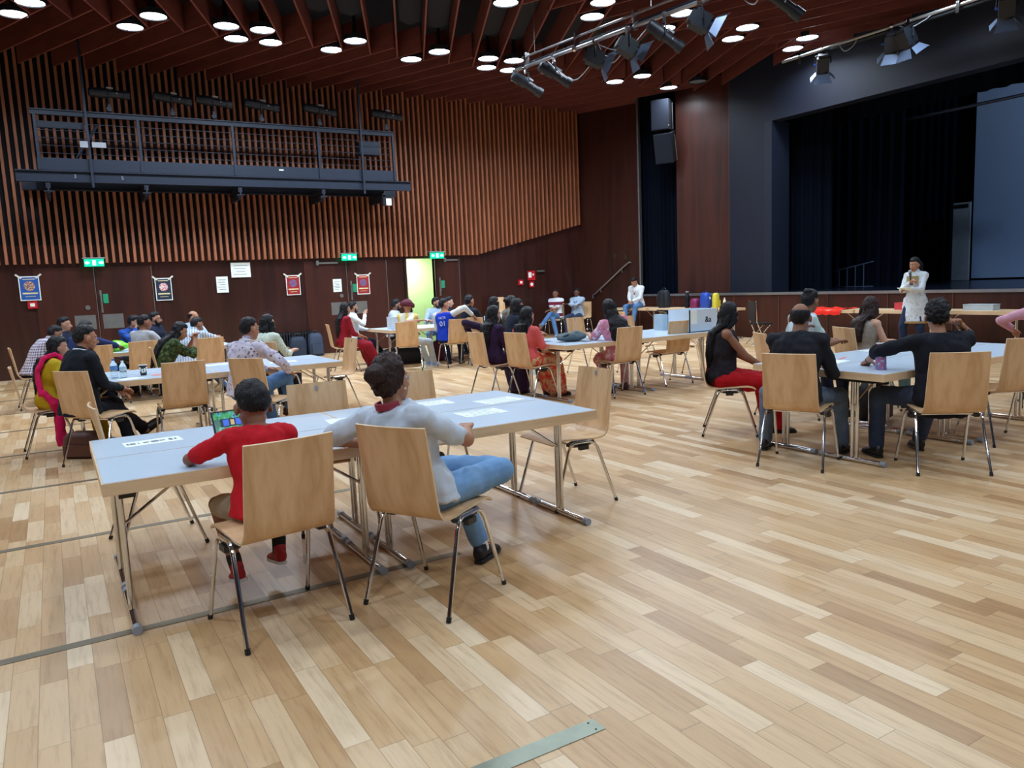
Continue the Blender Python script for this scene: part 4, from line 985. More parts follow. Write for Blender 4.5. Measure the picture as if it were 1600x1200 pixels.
# ================================================================ PEOPLE
def remesh(g, voxel, smooth=2, nzamp=0, nzsc=8, seed=0):
    me = bpy.data.meshes.new('tmp'); me.from_pydata(g.v, [], g.f); o = bpy.data.objects.new('tmp', me); COL.objects.link(o)
    md = o.modifiers.new('r', 'REMESH'); md.mode = 'VOXEL'; md.voxel_size = voxel; md.adaptivity = 0
    if smooth:
        ms = o.modifiers.new('s', 'SMOOTH'); ms.iterations = smooth; ms.factor = .6
    dg = bpy.context.evaluated_depsgraph_get(); dg.update(); ev = o.evaluated_get(dg); m2 = bpy.data.meshes.new_from_object(ev)
    n = len(m2.vertices); co = np.empty(n*3, 'f'); m2.vertices.foreach_get('co', co); co = co.reshape(-1, 3)
    if nzamp:
        nr = np.empty(n*3, 'f'); m2.vertices.foreach_get('normal', nr); nr = nr.reshape(-1, 3)
        s_ = Vector((seed*3.1, seed*1.7, 0))
        d = np.array([noise.noise(Vector((c[0]*nzsc, c[1]*nzsc, c[2]*nzsc*.55))+s_)+.5*noise.noise(Vector((c[0]*nzsc*2.3, c[1]*nzsc*2.3, c[2]*nzsc*1.2))+s_) for c in co])
        co = co+nr*(d*nzamp)[:, None]; m2.vertices.foreach_set('co', co.ravel())
    bpy.data.objects.remove(o); bpy.data.meshes.remove(me)
    m2.polygons.foreach_set('use_smooth', [True]*len(m2.polygons)); m2.update()
    return m2
def meshobj(name, me, mats, parent):
    me.name = name; me.materials.clear()
    for q in (mats if isinstance(mats, (list, tuple)) else [mats]): me.materials.append(q)
    o = bpy.data.objects.new(name, me); COL.objects.link(o); o.parent = parent; return o
def join_geo(me, g):      # append loose geometry to an evaluated mesh
    n = len(me.vertices); co = np.empty(n*3, 'f'); me.vertices.foreach_get('co', co)
    fs = [tuple(p.vertices) for p in me.polygons]
    m3 = bpy.data.meshes.new('body'); m3.from_pydata([tuple(c) for c in co.reshape(-1, 3)]+g.v, [], fs+[tuple(i+n for i in f) for f in g.f])
    m3.polygons.foreach_set('use_smooth', [True]*len(m3.polygons)); m3.update(); return m3
SKINS = {k: plain('skin_'+k, c, .55, var=.05, nscale=14, spec=.35) for k, c in {'tan': srgb(176, 126, 100), 'brown': srgb(142, 96, 74), 'dark': srgb(112, 74, 58), 'fair': srgb(204, 158, 134)}.items()}
EYEW = plain('eye_white', srgb(225, 222, 215), .3, var=0); IRIS = plain('iris', srgb(24, 14, 10), .2, var=0); LIP = plain('lips', srgb(140, 72, 68), .5)
def hairmat(name, col, rough=.5):
    if name in MATS: return MATS[name]
    m, t, b = nt(name); v = coords(t, (60, 60, 8)); n_ = nz(t, v, 1.5, 3)
    t.links.new(ramp(t, n_, [(.3, tuple(c*.5 for c in col[:3])+(1,)), (.7, col)]), b.inputs['Base Color']); b.inputs['Roughness'].default_value = rough
    b.inputs['Specular IOR Level'].default_value = .3; bump(t, b, n_, .8, .02); MATS[name] = m; return m
HBLK = hairmat('hair_black', srgb(26, 24, 30)); HBRN = hairmat('hair_brown', srgb(58, 38, 36)); HGREY = hairmat('hair_greying', srgb(60, 54, 56))
DENIM = cloth('denim', 'noise', [srgb(70, 105, 150), srgb(96, 134, 180)], 6); DENIML = cloth('denim_light', 'noise', [srgb(104, 146, 192), srgb(134, 172, 212)], 5); DENIMD = cloth('denim_dark', 'noise', [srgb(44, 54, 78), srgb(66, 80, 104)], 6); DENIMG = cloth('denim_grey', 'noise', [srgb(78, 92, 112), srgb(104, 118, 136)], 6)
SOLE = plain('sole_white', srgb(225, 225, 225), .5)
def V(*a): return Vector(a)
def ik(S, T, a, b, hint):
    S, T = Vector(S), Vector(T); d = T-S; L = min(d.length, (a+b)*.985); u = d.normalized(); x = (a*a-b*b+L*L)/(2*L); h = math.sqrt(max(0, a*a-x*x))
    hv = Vector(hint); hv = hv-u*hv.dot(u)
    if hv.length < 1e-4: hv = Vector((0, 0, -1))-u*u.z*-1
    hv.normalize(); return S+u*x+hv*h, S+u*L
def sm(a, b, x): t_ = max(0, min(1, (x-a)/(b-a))); return t_*t_*(3-2*t_)

def person(x, y, h, label, top, bottom, hair='short', skin='brown', scale=1.0, fem=False, lean=4, side=0, twist=0, hy=0, hp=0, htilt=0,
           hl=None, hr_=None, el=None, er=None, fl=None, fr=None, kl=None, kr=None, seat=.47, stand=False, sleeve='short', topc=None, bot='trousers', botc=None, shoe=BLACKP,
           hi=False, hairc=None, beard=None, glasses=False, lanyard=None, slump=0, extra=None, wide=1.0, group=None, hem=None, curl=.4, sole=None, sock=None, botlen=1.0, cuff=None, collar=None, shoes=True, headscale=1.0, pz=0, ts=1.0, loose=.01):
    hairc = hairc or HBLK; SK = SKINS[skin]
    e = empty('person', (x, y, pz), h, label, 'person', group); e.scale = (scale,)*3
    vox = .0065 if hi else .0125; cv = .009 if hi else .015
    seat = seat/scale
    hipz = seat+.085 if not stand else .93
    hip = V(0, -.065 if not stand else 0, hipz)
    Ml = Matrix.Rotation(R(side), 3, 'Y')@Matrix.Rotation(R(-lean), 3, 'X')
    Mt = Ml@Matrix.Rotation(R(-twist), 3, 'Z')
    sl = slump
    def sp(hh, fwd=0): return hip+Ml@V(0, fwd+sl*(hh/.5)**2*.12, hh*(ts*1.03 if hh > .02 else 1))
    W = wide*(.9 if fem else 1.0)
    X = Mt@V(1, 0, 0); Y = Mt@V(0, 1, 0); X0 = V(1, 0, 0); Y0 = V(0, 1, 0)
    Xm = (X+X0).normalized(); Ym = (Y+Y0).normalized()
    rings = [(sp(-.09), X0, Y0, .11, .09), (sp(-.05), X0, Y0, .158, .118), (sp(.02), X0, Y0, .168 if not fem else .178, .125), (sp(.10), X0, Y0, .155, .112), (sp(.18), Xm, Ym, .14 if not fem else .132, .102), (sp(.28), X, Y, .158, .112), (sp(.37, .005), X, Y, .17, .115), (sp(.43, .0), X, Y, .172, .095), (sp(.475, 0), X, Y, .13, .075), (sp(.505, 0), X, Y, .075, .06)]
    neck = sp(.50, .0); shz = sp(.435, -.005)
    Mh = Mt@Matrix.Rotation(R(hy), 3, 'Z')@Matrix.Rotation(R(htilt), 3, 'Y')@Matrix.Rotation(R(-hp), 3, 'X')
    hc = neck+Mt@V(0, .022+sl*.05, .03)+Mh@V(0, .012, .085)
    HS = headscale
    def hd(*a): return hc+Mh@(V(*a)*HS)
    SL, SR = shz-X*.175*W, shz+X*.175*W
    UA, FA, TH_, SH_ = .285, .25, .44, .43
    # default targets in the local frame
    def tgt(v, dflt): return V(*(v if v is not None else dflt))
    HL = tgt(hl, (-.12, .26, seat+.19)); HR = tgt(hr_, (.12, .26, seat+.19))
    EL, HL = ik(SL, HL, UA, FA, el or (-.5, -.3, -1)); ER, HR = ik(SR, HR, UA, FA, er or (.5, -.3, -1))
    jl, jr = hip+V(-.09, 0, -.02), hip+V(.09, 0, -.02)
    if stand: FLt, FRt = tgt(fl, (-.1, 0, .08)), tgt(fr, (.1, .05, .08)); kh = (0, 1, .1)
    else: FLt, FRt = tgt(fl, (-.13, .42, .085)), tgt(fr, (.13, .42, .085)); kh = (0, .3, 1)
    KL, AL = ik(jl, FLt, TH_, SH_, kl or (kh[0]-.15, kh[1], kh[2])); KR, AR = ik(jr, FRt, TH_, SH_, kr or (kh[0]+.15, kh[1], kh[2]))
    # ---------------- body
    g = G()
    def torso(g, inf, r0=0, r1=99, extra_=None):
        rr = [((c), A_*(a*W+inf), B_*(b+inf)) for c, A_, B_, a, b in rings[r0:r1]]
        g.loft(rr, 22)
    torso(g, 0)
    if fem:
        for s in (-1, 1): g.ell(sp(.34)+X*(.07*s)+Y*.075, (.055, .05, .055), Mt)
    g.cap(neck-Mt@V(0, 0, .03), hd(0, -.03, -.06), .056 if not fem else .048, .05 if not fem else .043)
    # head
    g.ell(hd(0, -.012, .025), (.074*HS, .094*HS, .094*HS), Mh, 20, 14)
    g.ell(hd(0, .022, -.035), (.06*HS, .066*HS, .075*HS), Mh, 18, 12)
    g.ell(hd(0, .045, -.082), (.034*HS, .032*HS, .026*HS), Mh)
    g.cap(hd(0, .082, .012), hd(0, .104, -.026), .008*HS, .0145*HS, 10); g.ell(hd(0, .094, -.03), (.0175*HS, .014*HS, .011*HS), Mh, 10, 8)
    g.cap(hd(-.04, .07, .03), hd(.04, .07, .03), .013*HS, .013*HS, 10)
    for s in (-1, 1):
        g.ell(hd(s*.04, .055, -.022), (.02*HS, .022*HS, .02*HS), Mh, 10, 8)
        g.ell(hd(s*.081, -.008, -.004), (.011*HS, .02*HS, .032*HS), Mh@Matrix.Rotation(R(-12), 3, 'X'), 10, 8)
    for S_, E_, H_, s in ((SL, EL, HL, -1), (SR, ER, HR, 1)):
        g.cap(shz+X*(s*.12*W), S_, .058, .053); g.cap(S_, E_, .05 if not fem else .043, .038); g.cap(E_, H_, .0395, .025)
    for J, K_, A_, F in ((jl, KL, AL, -1), (jr, KR, AR, 1)):
        g.cap(J, K_, .085, .056); g.cap(K_, K_+(A_-K_)*.35, .052, .053); g.cap(K_+(A_-K_)*.35, A_, .053, .036)
    # hands
    fing = G()
    for E_, H_, s in ((EL, HL, -1), (ER, HR, 1)):
        d = (H_-E_).normalized()
        nrm_ = V(0, 0, -1) if abs(d.z) < .75 else V(0, -1 if d.z > 0 else -1, 0)
        if d.z > .75: nrm_ = V(-s*.6, .3, 0)
        nrm_ = (nrm_-d*nrm_.dot(d)).normalized(); wv = d.cross(nrm_).normalized()
        ts = 1 if wv.dot(V(-s, 0, 0)) > 0 else -1     # thumb towards the body's centre line
        pc = H_+d*.045
        for q in (-1, -.33, .33, 1): g.cap(H_+wv*q*.014+d*.005, H_+wv*q*.029+d*.082, .017, .0145, 8)
        g.cap(H_+wv*ts*.015+d*.01, H_+wv*ts*.036+d*.04, .017, .015, 8)
        for fi, (q, L) in enumerate(((-1, .062), (-.33, .072), (.33, .076), (1, .068))):
            qq = q*(1 if ts > 0 else -1)
            if fi == 0: L = .056
            p0 = H_+wv*(qq*.029)+d*.08; dd = d.copy(); pts = [p0]
            for k_, fr_ in enumerate((.45, .32, .26)):
                dd = (Matrix.Rotation(curl*(.6+.12*fi), 3, d.cross(nrm_))@dd).normalized() if True else dd
                pts.append(pts[-1]+dd*L*fr_)
            fing.tube(pts, [.0105, .0098, .0088, .0068], 8); fing.ell(pts[-1], (.0068,)*3, None, 8, 6)
        td = (wv*ts*.8+d*.75+nrm_*.35).normalized(); t0 = H_+wv*ts*.034+d*.032; t1 = t0+td*.03; t2 = t1+(td+d*.7).normalized()*.026
        fing.tube([t0, t1, t2], [.0125, .011, .0085], 8); fing.ell(t2, (.0085,)*3, None, 8, 6)
    for A_, s, K_ in ((AL, -1, KL), (AR, 1, KR)):
        g.cap(A_, A_+V(0, .03, -.035), .034, .034)
    me = remesh(g, vox, 2); me = join_geo(me, fing); meshobj('body', me, SK, e)
    # ---------------- face
    for s in (-1, 1):
        w_ = G().ell(hd(s*.031, .071, .012), (.0135*HS, .011*HS, .0085*HS), Mh, 10, 8); eo = w_.build('eye', EYEW, e)
        G().ell(hd(s*.031, .0795, .012), (.0058*HS, .004*HS, .0058*HS), Mh, 10, 6).build('iris', IRIS, eo)
        G().tube([hd(s*.015, .083, .034), hd(s*.031, .083, .039), hd(s*.048, .073, .034)], [.0035, .0042, .002], 6).build('eyebrow', hairc, e)
    g = G(); g.tube([hd(-.023, .078, -.056), hd(-.01, .0865, -.054), hd(0, .088, -.0555), hd(.01, .0865, -.054), hd(.023, .078, -.056)], [.002, .0045, .0045, .0045, .002], 8); g.tube([hd(-.02, .077, -.061), hd(0, .085, -.0635), hd(.02, .077, -.061)], [.002, .0055, .002], 8); g.build('mouth', LIP, e)
    if glasses:
        g = G()
        for s in (-1, 1):
            pts = [hd(s*.033+.024*math.cos(a), .093, .01+.017*math.sin(a)) for a in np.linspace(0, 2*math.pi, 15)]; g.tube(pts, .0022, 6); g.tube([hd(s*.057, .09, .014), hd(s*.078, .02, .014), hd(s*.078, -.01, .01)], .002, 6)
        g.tube([hd(-.01, .094, .013), hd(.01, .094, .013)], .002, 6); g.build('glasses', BLACKP, e)
    if beard:
        g = G(); g.ell(hd(0, .04, -.075), (.06*HS, .058*HS, .042*HS*(1 if beard != 'long' else 1.0)), Mh)
        for s in (-1, 1): g.cap(hd(s*.066, .008, -.005), hd(s*.052, .03, -.07), .014, .022, 8)
        g.tube([hd(-.026, .082, -.05), hd(0, .092, -.044), hd(.026, .082, -.05)], .0055, 6)
        if beard == 'long': g.cap(hd(0, .05, -.08), hd(0, .06, -.16), .05, .028)
        me = remesh(g, .008, 1, .003, 60); meshobj('beard', me, hairc, e)
    # ---------------- hair
    if hair == 'turban':
        g = G(); n_ = 26
        for i in range(n_ // 2):
            t_ = i/(n_/2-1); a = R(-28+74*t_); r_ = 1-.12*t_
            MM = Mh@Matrix.Rotation(R(14*math.sin(i*2.4)), 3, 'Y')@Matrix.Rotation(R(-16), 3, 'X')
            cc = hd(0, -.02, .03+.075*t_); rx, ry = .10*math.cos(math.pi/2*t_*.86)+.012, .122*math.cos(math.pi/2*t_*.86)+.012
            pts = [cc+MM@(V(rx*math.cos(b), ry*math.sin(b), 0)*HS) for b in np.linspace(0, 2*math.pi, 22)]; g.tube(pts, .021, 8)
        g.ell(hd(0, -.02, .07), (.095, .115, .085), Mh); me = remesh(g, .009, 2); meshobj('turban', me, cloth('turban_maroon', 'plain', [srgb(96, 42, 58)]), e)
    else:
        thick = {'curly': 1.2, 'bald': 1.03}.get(hair, 1.11); amp = {'curly': .018, 'frizz': .011, 'bald': .002}.get(hair, .0065)
        if hair == 'frizz': thick = 1.17
        lng = hair in ('long', 'longwavy', 'pony', 'bob', 'braid', 'frizz')
        nu, nv = (64, 40) if hi else (44, 28); vs = []
        for i in range(nv+1):
            ph = -math.pi/2+math.pi*i/nv
            for j in range(nu):
                th = 2*math.pi*j/nu; d = V(math.cos(ph)*math.cos(th), math.cos(ph)*math.sin(th), math.sin(ph)); f, z_ = d.y, d.z
                if f > .75: gth = .52
                elif f > .3: gth = .52-(.75-f)/.45*.1
                elif f > .0: gth = .42-(.3-f)/.3*(.42 if not lng else .75)
                elif f > -.3: gth = 0-(-f)/.3*.4-(.33 if lng else 0)
                else: gth = -.42-(.33 if lng else 0)-.3*min(1, (-f-.3)/.4)
                if not lng and hair != 'bald' and -.3 < f < .15: gth = max(gth, .16)
                gth += .09*noise.noise(d*7+V(x, y, 0))+(.03 if not lng else 0)
                pres = sm(gth-.05, gth+.09, z_)
                if hair == 'bald': pres *= 1-sm(.38, .55, z_+ .25*max(0, f)); pres *= 1-sm(.0, .35, f)
                p = V(d.x*.0775, d.y*.0985, d.z*.099)
                if z_ < 0: p.z *= 1.05
                nn_ = noise.noise(p*(55 if hair in ('curly', 'frizz') else 30)+V(x, y, 0))+.6*noise.noise(p*110)+.5*noise.noise(V(p.x*160, p.y*160, p.z*50))
                tk = thick+(.07*sm(.1, .7, z_+.3*f) if hair not in ('bald',) else 0)+(.05*sm(.3, .9, f)*sm(.4, .6, z_) if hair == 'short' else 0)
                tk = 1.04+(tk-1.04)*sm(0, .4, z_-gth)
                r_ = (.86*(1-pres)+tk*pres)+nn_*amp/.09*pres
                q = V(p.x*r_, p.y*r_, p.z*r_); vs.append(hd(q.x, q.y-.012, q.z+.025))
        fs = [(i*nu+j, i*nu+(j+1) % nu, (i+1)*nu+(j+1) % nu, (i+1)*nu+j) for i in range(nv) for j in range(nu)]
        g = G().add(vs, fs)
        def strand(pts, ws, ds, n=26, am=.006):
            ri = []
            for p, w_, d_ in zip(pts, ws, ds): ri.append((p, X*w_, Y*d_))
            k0 = len(g.v); P_ = []; m_ = 6
            for a in range(len(ri)-1):
                for b in range(m_): t_ = b/m_; P_.append(tuple(ri[a][c]*(1-t_)+ri[a+1][c]*t_ for c in range(3)))
            P_.append(ri[-1]); g.loft(P_, n)
            for i in range(k0, len(g.v)):
                j = (i-k0) % n; v = Vector(g.v[i]); c = P_[min(len(P_)-1, (i-k0)//n)][0]; v = v+(v-c)*(.16*math.sin(j*2.4+x)+.3*noise.noise(v*22+V(x, 0, 0)))
                g.v[i] = tuple(v)
        bk = lambda hh, off=0: sp(hh)-Y*(.125+off)
        if hair in ('long', 'longwavy', 'braid'):
            if hair == 'braid': strand([hd(0, -.07, .0), hd(0, -.1, -.09), bk(.40), bk(.30, .02), bk(.18, .02), bk(.12)], [.06, .07, .12, .14, .12, .04], [.05, .05, .05, .06, .05, .02])
            else: strand([hd(0, -.04, .02), hd(0, -.075, -.08), bk(.44, -.02), bk(.34), bk(.2), bk(.06 if hair == 'long' else .2)], [.075, .085, .095, .09, .075, .03], [.05, .05, .045, .04, .035, .012])
            for s in (-1, 1): strand([hd(s*.07, -.025, .04), hd(s*.078, -.035, -.06), sp(.42)+X*s*.09-Y*.05, sp(.33)+X*s*.10-Y*.09], [.016, .02, .024, .012], [.035, .035, .035, .015])
        if hair in ('bob',):
            strand([hd(0, -.04, .02), hd(0, -.06, -.08), hd(0, -.07, -.15), hd(0, -.075, -.19)], [.082, .095, .10, .075], [.06, .06, .05, .03])
            for s in (-1, 1): strand([hd(s*.072, .0, .04), hd(s*.082, .0, -.06), hd(s*.085, .0, -.14), hd(s*.08, -.01, -.18)], [.02, .026, .026, .012], [.05, .05, .045, .02])
        if hair in ('pony',):
            g.ell(hd(0, -.115, .05), (.03, .03, .03), Mh); strand([hd(0, -.12, .05), hd(0, -.16, .0), hd(0, -.15, -.1), bk(.38, .02), bk(.26, .02)], [.025, .035, .04, .04, .015], [.025, .035, .03, .03, .012])
        if hair in ('bun', 'frizz'):
            bz = .085 if hair == 'bun' else .03
            c0 = hd(0, -.07 if hair == 'bun' else -.12, bz+.02); k0 = len(g.v); g.ell(c0, (.045, .042, .036) if hair == 'bun' else (.06, .05, .05), Mh, 18, 12)
            for i in range(k0, len(g.v)): v = Vector(g.v[i]); g.v[i] = tuple(v+(v-c0)*.35*noise.noise(v*45))
        g.build('hair', hairc, e, 180)
    # ---------------- clothes
    inf = .016 if not hi else .017
    lk = dict(v0=0)
    if top:
        g = G()
        torso(g, inf+loose, 1, 99 if sleeve != 'none' else -1)
        if bot in ('trousers', 'shorts'):
            hz = -.075 if loose > .015 else -.04; f_ = loose+.022
            g.loft([(sp(hz), X0*(.172*W+f_+.008), Y0*(.128+f_+.01)), (sp(0), X0*(.17*W+f_), Y0*(.122+f_)), (sp(.08), X0*(.156*W+f_), Y0*(.11+f_)), (sp(.16), Xm*(.138*W+f_-.006), Ym*(.1+f_-.006))], 26)
        if fem:
            for s in (-1, 1): g.ell(sp(.34)+X*(.07*s)+Y*.078, (.065, .06, .062), Mt)
        if bot in ('kurta', 'gown', 'saree') and not stand:      # the dress runs on over the lap
            for J, K_ in ((jl, KL), (jr, KR)): g.cap(J, K_, .108, .082)
            g.cap(hip+V(0, .02, -.01), (KL+KR)/2, .11, .08)
        if bot in ('kurta',) and stand:
            n0 = hip+V(0, .0, .06); g.loft([(n0, X0*.19, Y0*.145), (hip+V(0, 0, -.12), X0*.215, Y0*.16), (hip+V(0, .01, -.34), X0*.235, Y0*.175), (hip+V(0, .01, -.37), X0*.235, Y0*.175)], 24)
        if sleeve != 'none':
            for S_, E_, H_, s in ((SL, EL, HL, -1), (SR, ER, HR, 1)):
                g.cap(shz+X*(s*.12*W), S_, .07, .066)
                if sleeve == 'short': g.cap(S_, S_+(E_-S_)*.78, .064, .06)
                else:
                    g.cap(S_, E_, .062 if not fem else .056, .052)
                    f_ = .9 if sleeve == 'long' else .35
                    g.cap(E_, E_+(H_-E_)*f_, .052, .038 if sleeve == 'long' else .046)
        if collar or sleeve == 'long': g.cap(neck-Mt@V(0, 0, .03), neck+Mt@V(0, .0, .01), .072, .062)
        me = remesh(g, cv, 3, .017 if hi else .011, 11, x+y)
        if bot in ('gown', 'kurta', 'saree') and not stand: nm = 'dress'
        else: nm = 'shirt'
        so = meshobj(nm, me, top, e)
        if loose > .015 and bot == 'trousers' and not stand:
            lp = G()
            for s in (-1, 1):
                a_ = neck+X*(.055*s)+Y*.045; b_ = sp(.30)+Y*.155+X*.015*s; lp.tube([a_, sp(.40)+Y*.135+X*.05*s, b_, sp(.12)+Y*.15+X*.01*s], [.016, .026, .018, .008], 8)
            lp.build('lapels', top, so)
        if collar:
            gg = G(); cc = neck+Mt@V(0, .0, .005)
            pts = [cc+Mt@V(.064*math.cos(a), .062*math.sin(a), .012*math.sin(a)*-1) for a in np.linspace(0, 2*math.pi, 20)]; gg.tube(pts, .012, 8); gg.build('collar', collar, so)
    if bottom and bot == 'trousers' or (bottom and bot == 'shorts') or (bottom and bot == 'kurta'):
        g = G(); g.loft([(c, A_*(a*W+.011), B_*(b+.011)) for c, A_, B_, a, b in rings[0:4]], 22)
        for J, K_, A_ in ((jl, KL, AL), (jr, KR, AR)):
            if bot == 'shorts': g.cap(J, J+(K_-J)*.86, .096, .078)
            else:
                E2 = K_+(A_-K_)*(.96*botlen); g.cap(J, K_, .096, .072); g.cap(K_, E2, .07, .057)
        me = remesh(g, cv, 3, .010 if hi else .008, 10, x*2+y); meshobj('trousers' if bot != 'shorts' else 'shorts', me, bottom, e)
    if bottom and bot in ('gown', 'skirt', 'saree'):
        g = G()
        if bot == 'skirt':
            g.loft([(c, A_*(a*W+.02), B_*(b+.02)) for c, A_, B_, a, b in rings[0:4]], 22)
            for J, K_ in ((jl, KL), (jr, KR)): g.cap(J, K_, .11, .088)
            g.cap(hip+V(0, .02, -.01), (KL+KR)/2, .12, .085)
        for K_, A_ in ((KL, AL), (KR, AR)): g.cap(K_, A_+V(0, 0, .02), .092, .085)
        mk = (KL+KR)/2; ma = (AL+AR)/2; g.cap(mk, ma+V(0, 0, .02), .10, .11)
        me = remesh(g, cv, 3, .018, 9, x+2*y); meshobj('skirt', me, bottom, e)
    # ---------------- shoes
    if shoes:
        for A_, K_, s in ((AL, KL, -1), (AR, KR, 1)):
            up = (K_-A_).normalized(); fw = V(0, 1, 0); fw = (fw-up*fw.dot(up)*.9); 
            if A_.z < .14: fw = V(s*.12, 1, 0)
            fw.normalize(); up2 = (up-fw*up.dot(fw)).normalized(); rt = fw.cross(up2)
            MM = Matrix((rt, fw, up2)).transposed()
            def F(a, b, c): return A_+MM@V(a, b, c)
            g = G()
            for (b, w_, hh, cz) in (): pass
            prof = [(-.07, .028, .036, -.035), (-.055, .035, .045, -.03), (0, .038, .048, -.028), (.05, .042, .036, -.042), (.11, .046, .028, -.052), (.155, .038, .022, -.058), (.178, .018, .012, -.064)]
            g.loft([(F(0, b, cz), MM@V(w_, 0, 0), MM@V(0, 0, hh)) for b, w_, hh, cz in prof], 16)
            g.cap(F(0, -.01, -.01), F(0, -.012, .02), .043, .043, 12)
            me = remesh(g, .009 if hi else .013, 2); so = meshobj('shoe', me, shoe, e)
            g = G(); pts = [(-.075, .024), (-.055, .034), (0, .036), (.06, .044), (.12, .046), (.165, .034), (.185, .012)]
            vs = []
            for z_ in (-.083, -.064):
                for b, w_ in pts: vs.append(F(w_, b, z_))
                for b, w_ in pts[::-1]: vs.append(F(-w_, b, z_))
            n_ = len(pts)*2; g.add(vs, [tuple(range(n_-1, -1, -1)), tuple(range(n_, 2*n_))]+[(i, (i+1) % n_, n_+(i+1) % n_, n_+i) for i in range(n_)]); g.build('sole', sole or shoe, so)
            if hi and sole is None and sock:
                lc = plain('laces_red', srgb(190, 40, 60), .6)
                g = G()
                for k_ in range(4): b = .02+.025*k_; g.tube([F(-.025, b, .012-.011*k_), F(0, b+.006, .02-.011*k_), F(.025, b, .012-.011*k_)], .003, 6)
                g.tube([F(0, .02, .02), F(.02, .0, .05), F(.03, -.01, .03)], .0028, 6); g.build('shoelaces', lc, so)
            if sock: G().cap(A_-up*.01, A_+up*.08, .043, .046).build('sock', sock, e)
    if lanyard:
        g = G(); a = neck+Mt@V(0, -.065, .01)
        L1 = [a, neck+Mt@V(-.07, -.02, .0), neck+Mt@V(-.075, .06, -.04), sp(.38)+Y*.135-X*.04, sp(.27)+Y*.15]; L2 = [a, neck+Mt@V(.07, -.02, .0), neck+Mt@V(.075, .06, -.04), sp(.38)+Y*.135+X*.04, sp(.27)+Y*.15]
        for L in (L1, L2): g.tube(L, .0085, 6)
        if hi: [g.tube([neck+Mt@V((.062-.05*dz_)*math.cos(q_), -.008+(.066-.05*dz_)*math.sin(q_), .02+dz_+.012*math.sin(q_)*-1) for q_ in np.linspace(math.pi*.98, math.pi*2.02, 14)], .007, 8) for dz_ in (-.012, -.004, .004, .012)]
        lo = g.build('lanyard', lanyard, e)
        G().box(sp(.23)+Y*.155, (.06, .006, .08), M=Mt).build('badge', PAPER, lo)
    e['_t'] = 0; del e['_t']
    info = dict(e=e, hd=hd, Mh=Mh, HL=HL, HR=HR, sp=sp, X=X, Y=Y, KL=KL, KR=KR, AL=AL, AR=AR, hip=hip, neck=neck, EL=EL, ER=ER, Mt=Mt, SL=SL, SR=SR)
    return info

C_ = lambda n, *c: cloth(n, 'plain', [srgb(*c)])
WHITE = C_('shirt_white', 222, 228, 235); PALEB = C_('shirt_paleblue', 176, 196, 220); BLACKC = C_('cloth_black', 20, 22, 28); NAVYC = C_('cloth_navy', 26, 34, 54); GREYC = C_('cloth_grey', 176, 178, 184); KHAKI = C_('cloth_khaki', 176, 160, 138); SUIT = C_('suit_black', 24, 28, 38); REDC = C_('shirt_red', 200, 26, 40)
CORAL = plain('lanyard_red', srgb(150, 40, 60), .6)
# --- the nearest pair
p = person(0.79, 3.80, 4, 'boy in a red T-shirt sitting with his back to the camera, watching a tablet', REDC, KHAKI, 'short', 'brown', scale=.80, seat=.47, lean=10, twist=0, hy=-3, hp=14, side=2, ts=.93,
       hl=(-.27, .40, .93), hr_=(.12, .44, .93), el=(-1, .0, -.35), er=(1, 0, -.6), fl=(-.12, .26, .20), fr=(.17, .30, .24), bot='shorts', shoe=plain('shoe_red', srgb(170, 24, 34), .5), sole=SOLE, hi=True, headscale=1.28, sock=plain('sock_black', srgb(20, 20, 24), .8))
p = person(1.53, 3.47, -62, 'dark-haired woman in a white T-shirt and light jeans leaning back on a chair', C_('tshirt_white', 206, 216, 230), DENIML, 'frizz', 'tan', scale=.97, fem=True, lean=-17, slump=.15, side=-6, twist=6, hy=12, hp=16, hairc=HBRN,
       hl=(-.36, .0, .77), hr_=(.10, .24, .84), el=(-1, -.3, -.4), er=(.9, .2, -.6), fl=(-.02, .50, .085), fr=(-.18, .32, .60), kr=(1, .7, .1), hi=True, lanyard=CORAL, shoe=plain('shoe_black', srgb(24, 26, 32), .5), sock=plain('sock_white', srgb(225, 225, 225), .8), wide=1.17, botlen=.92, ts=.9, loose=.014)
G().ell(p['hd'](.078, -.01, -.04), (.006,)*3).build('earring', PAPER, p['e'])
text('lettering', 'FU', .022, p['neck']+p['Mt']@Vector((.082, -.0, .0)), p['Mt']@Matrix(((0, 0, 1), (1, 0, 0), (0, 1, 0))), PAPER, p['e'])
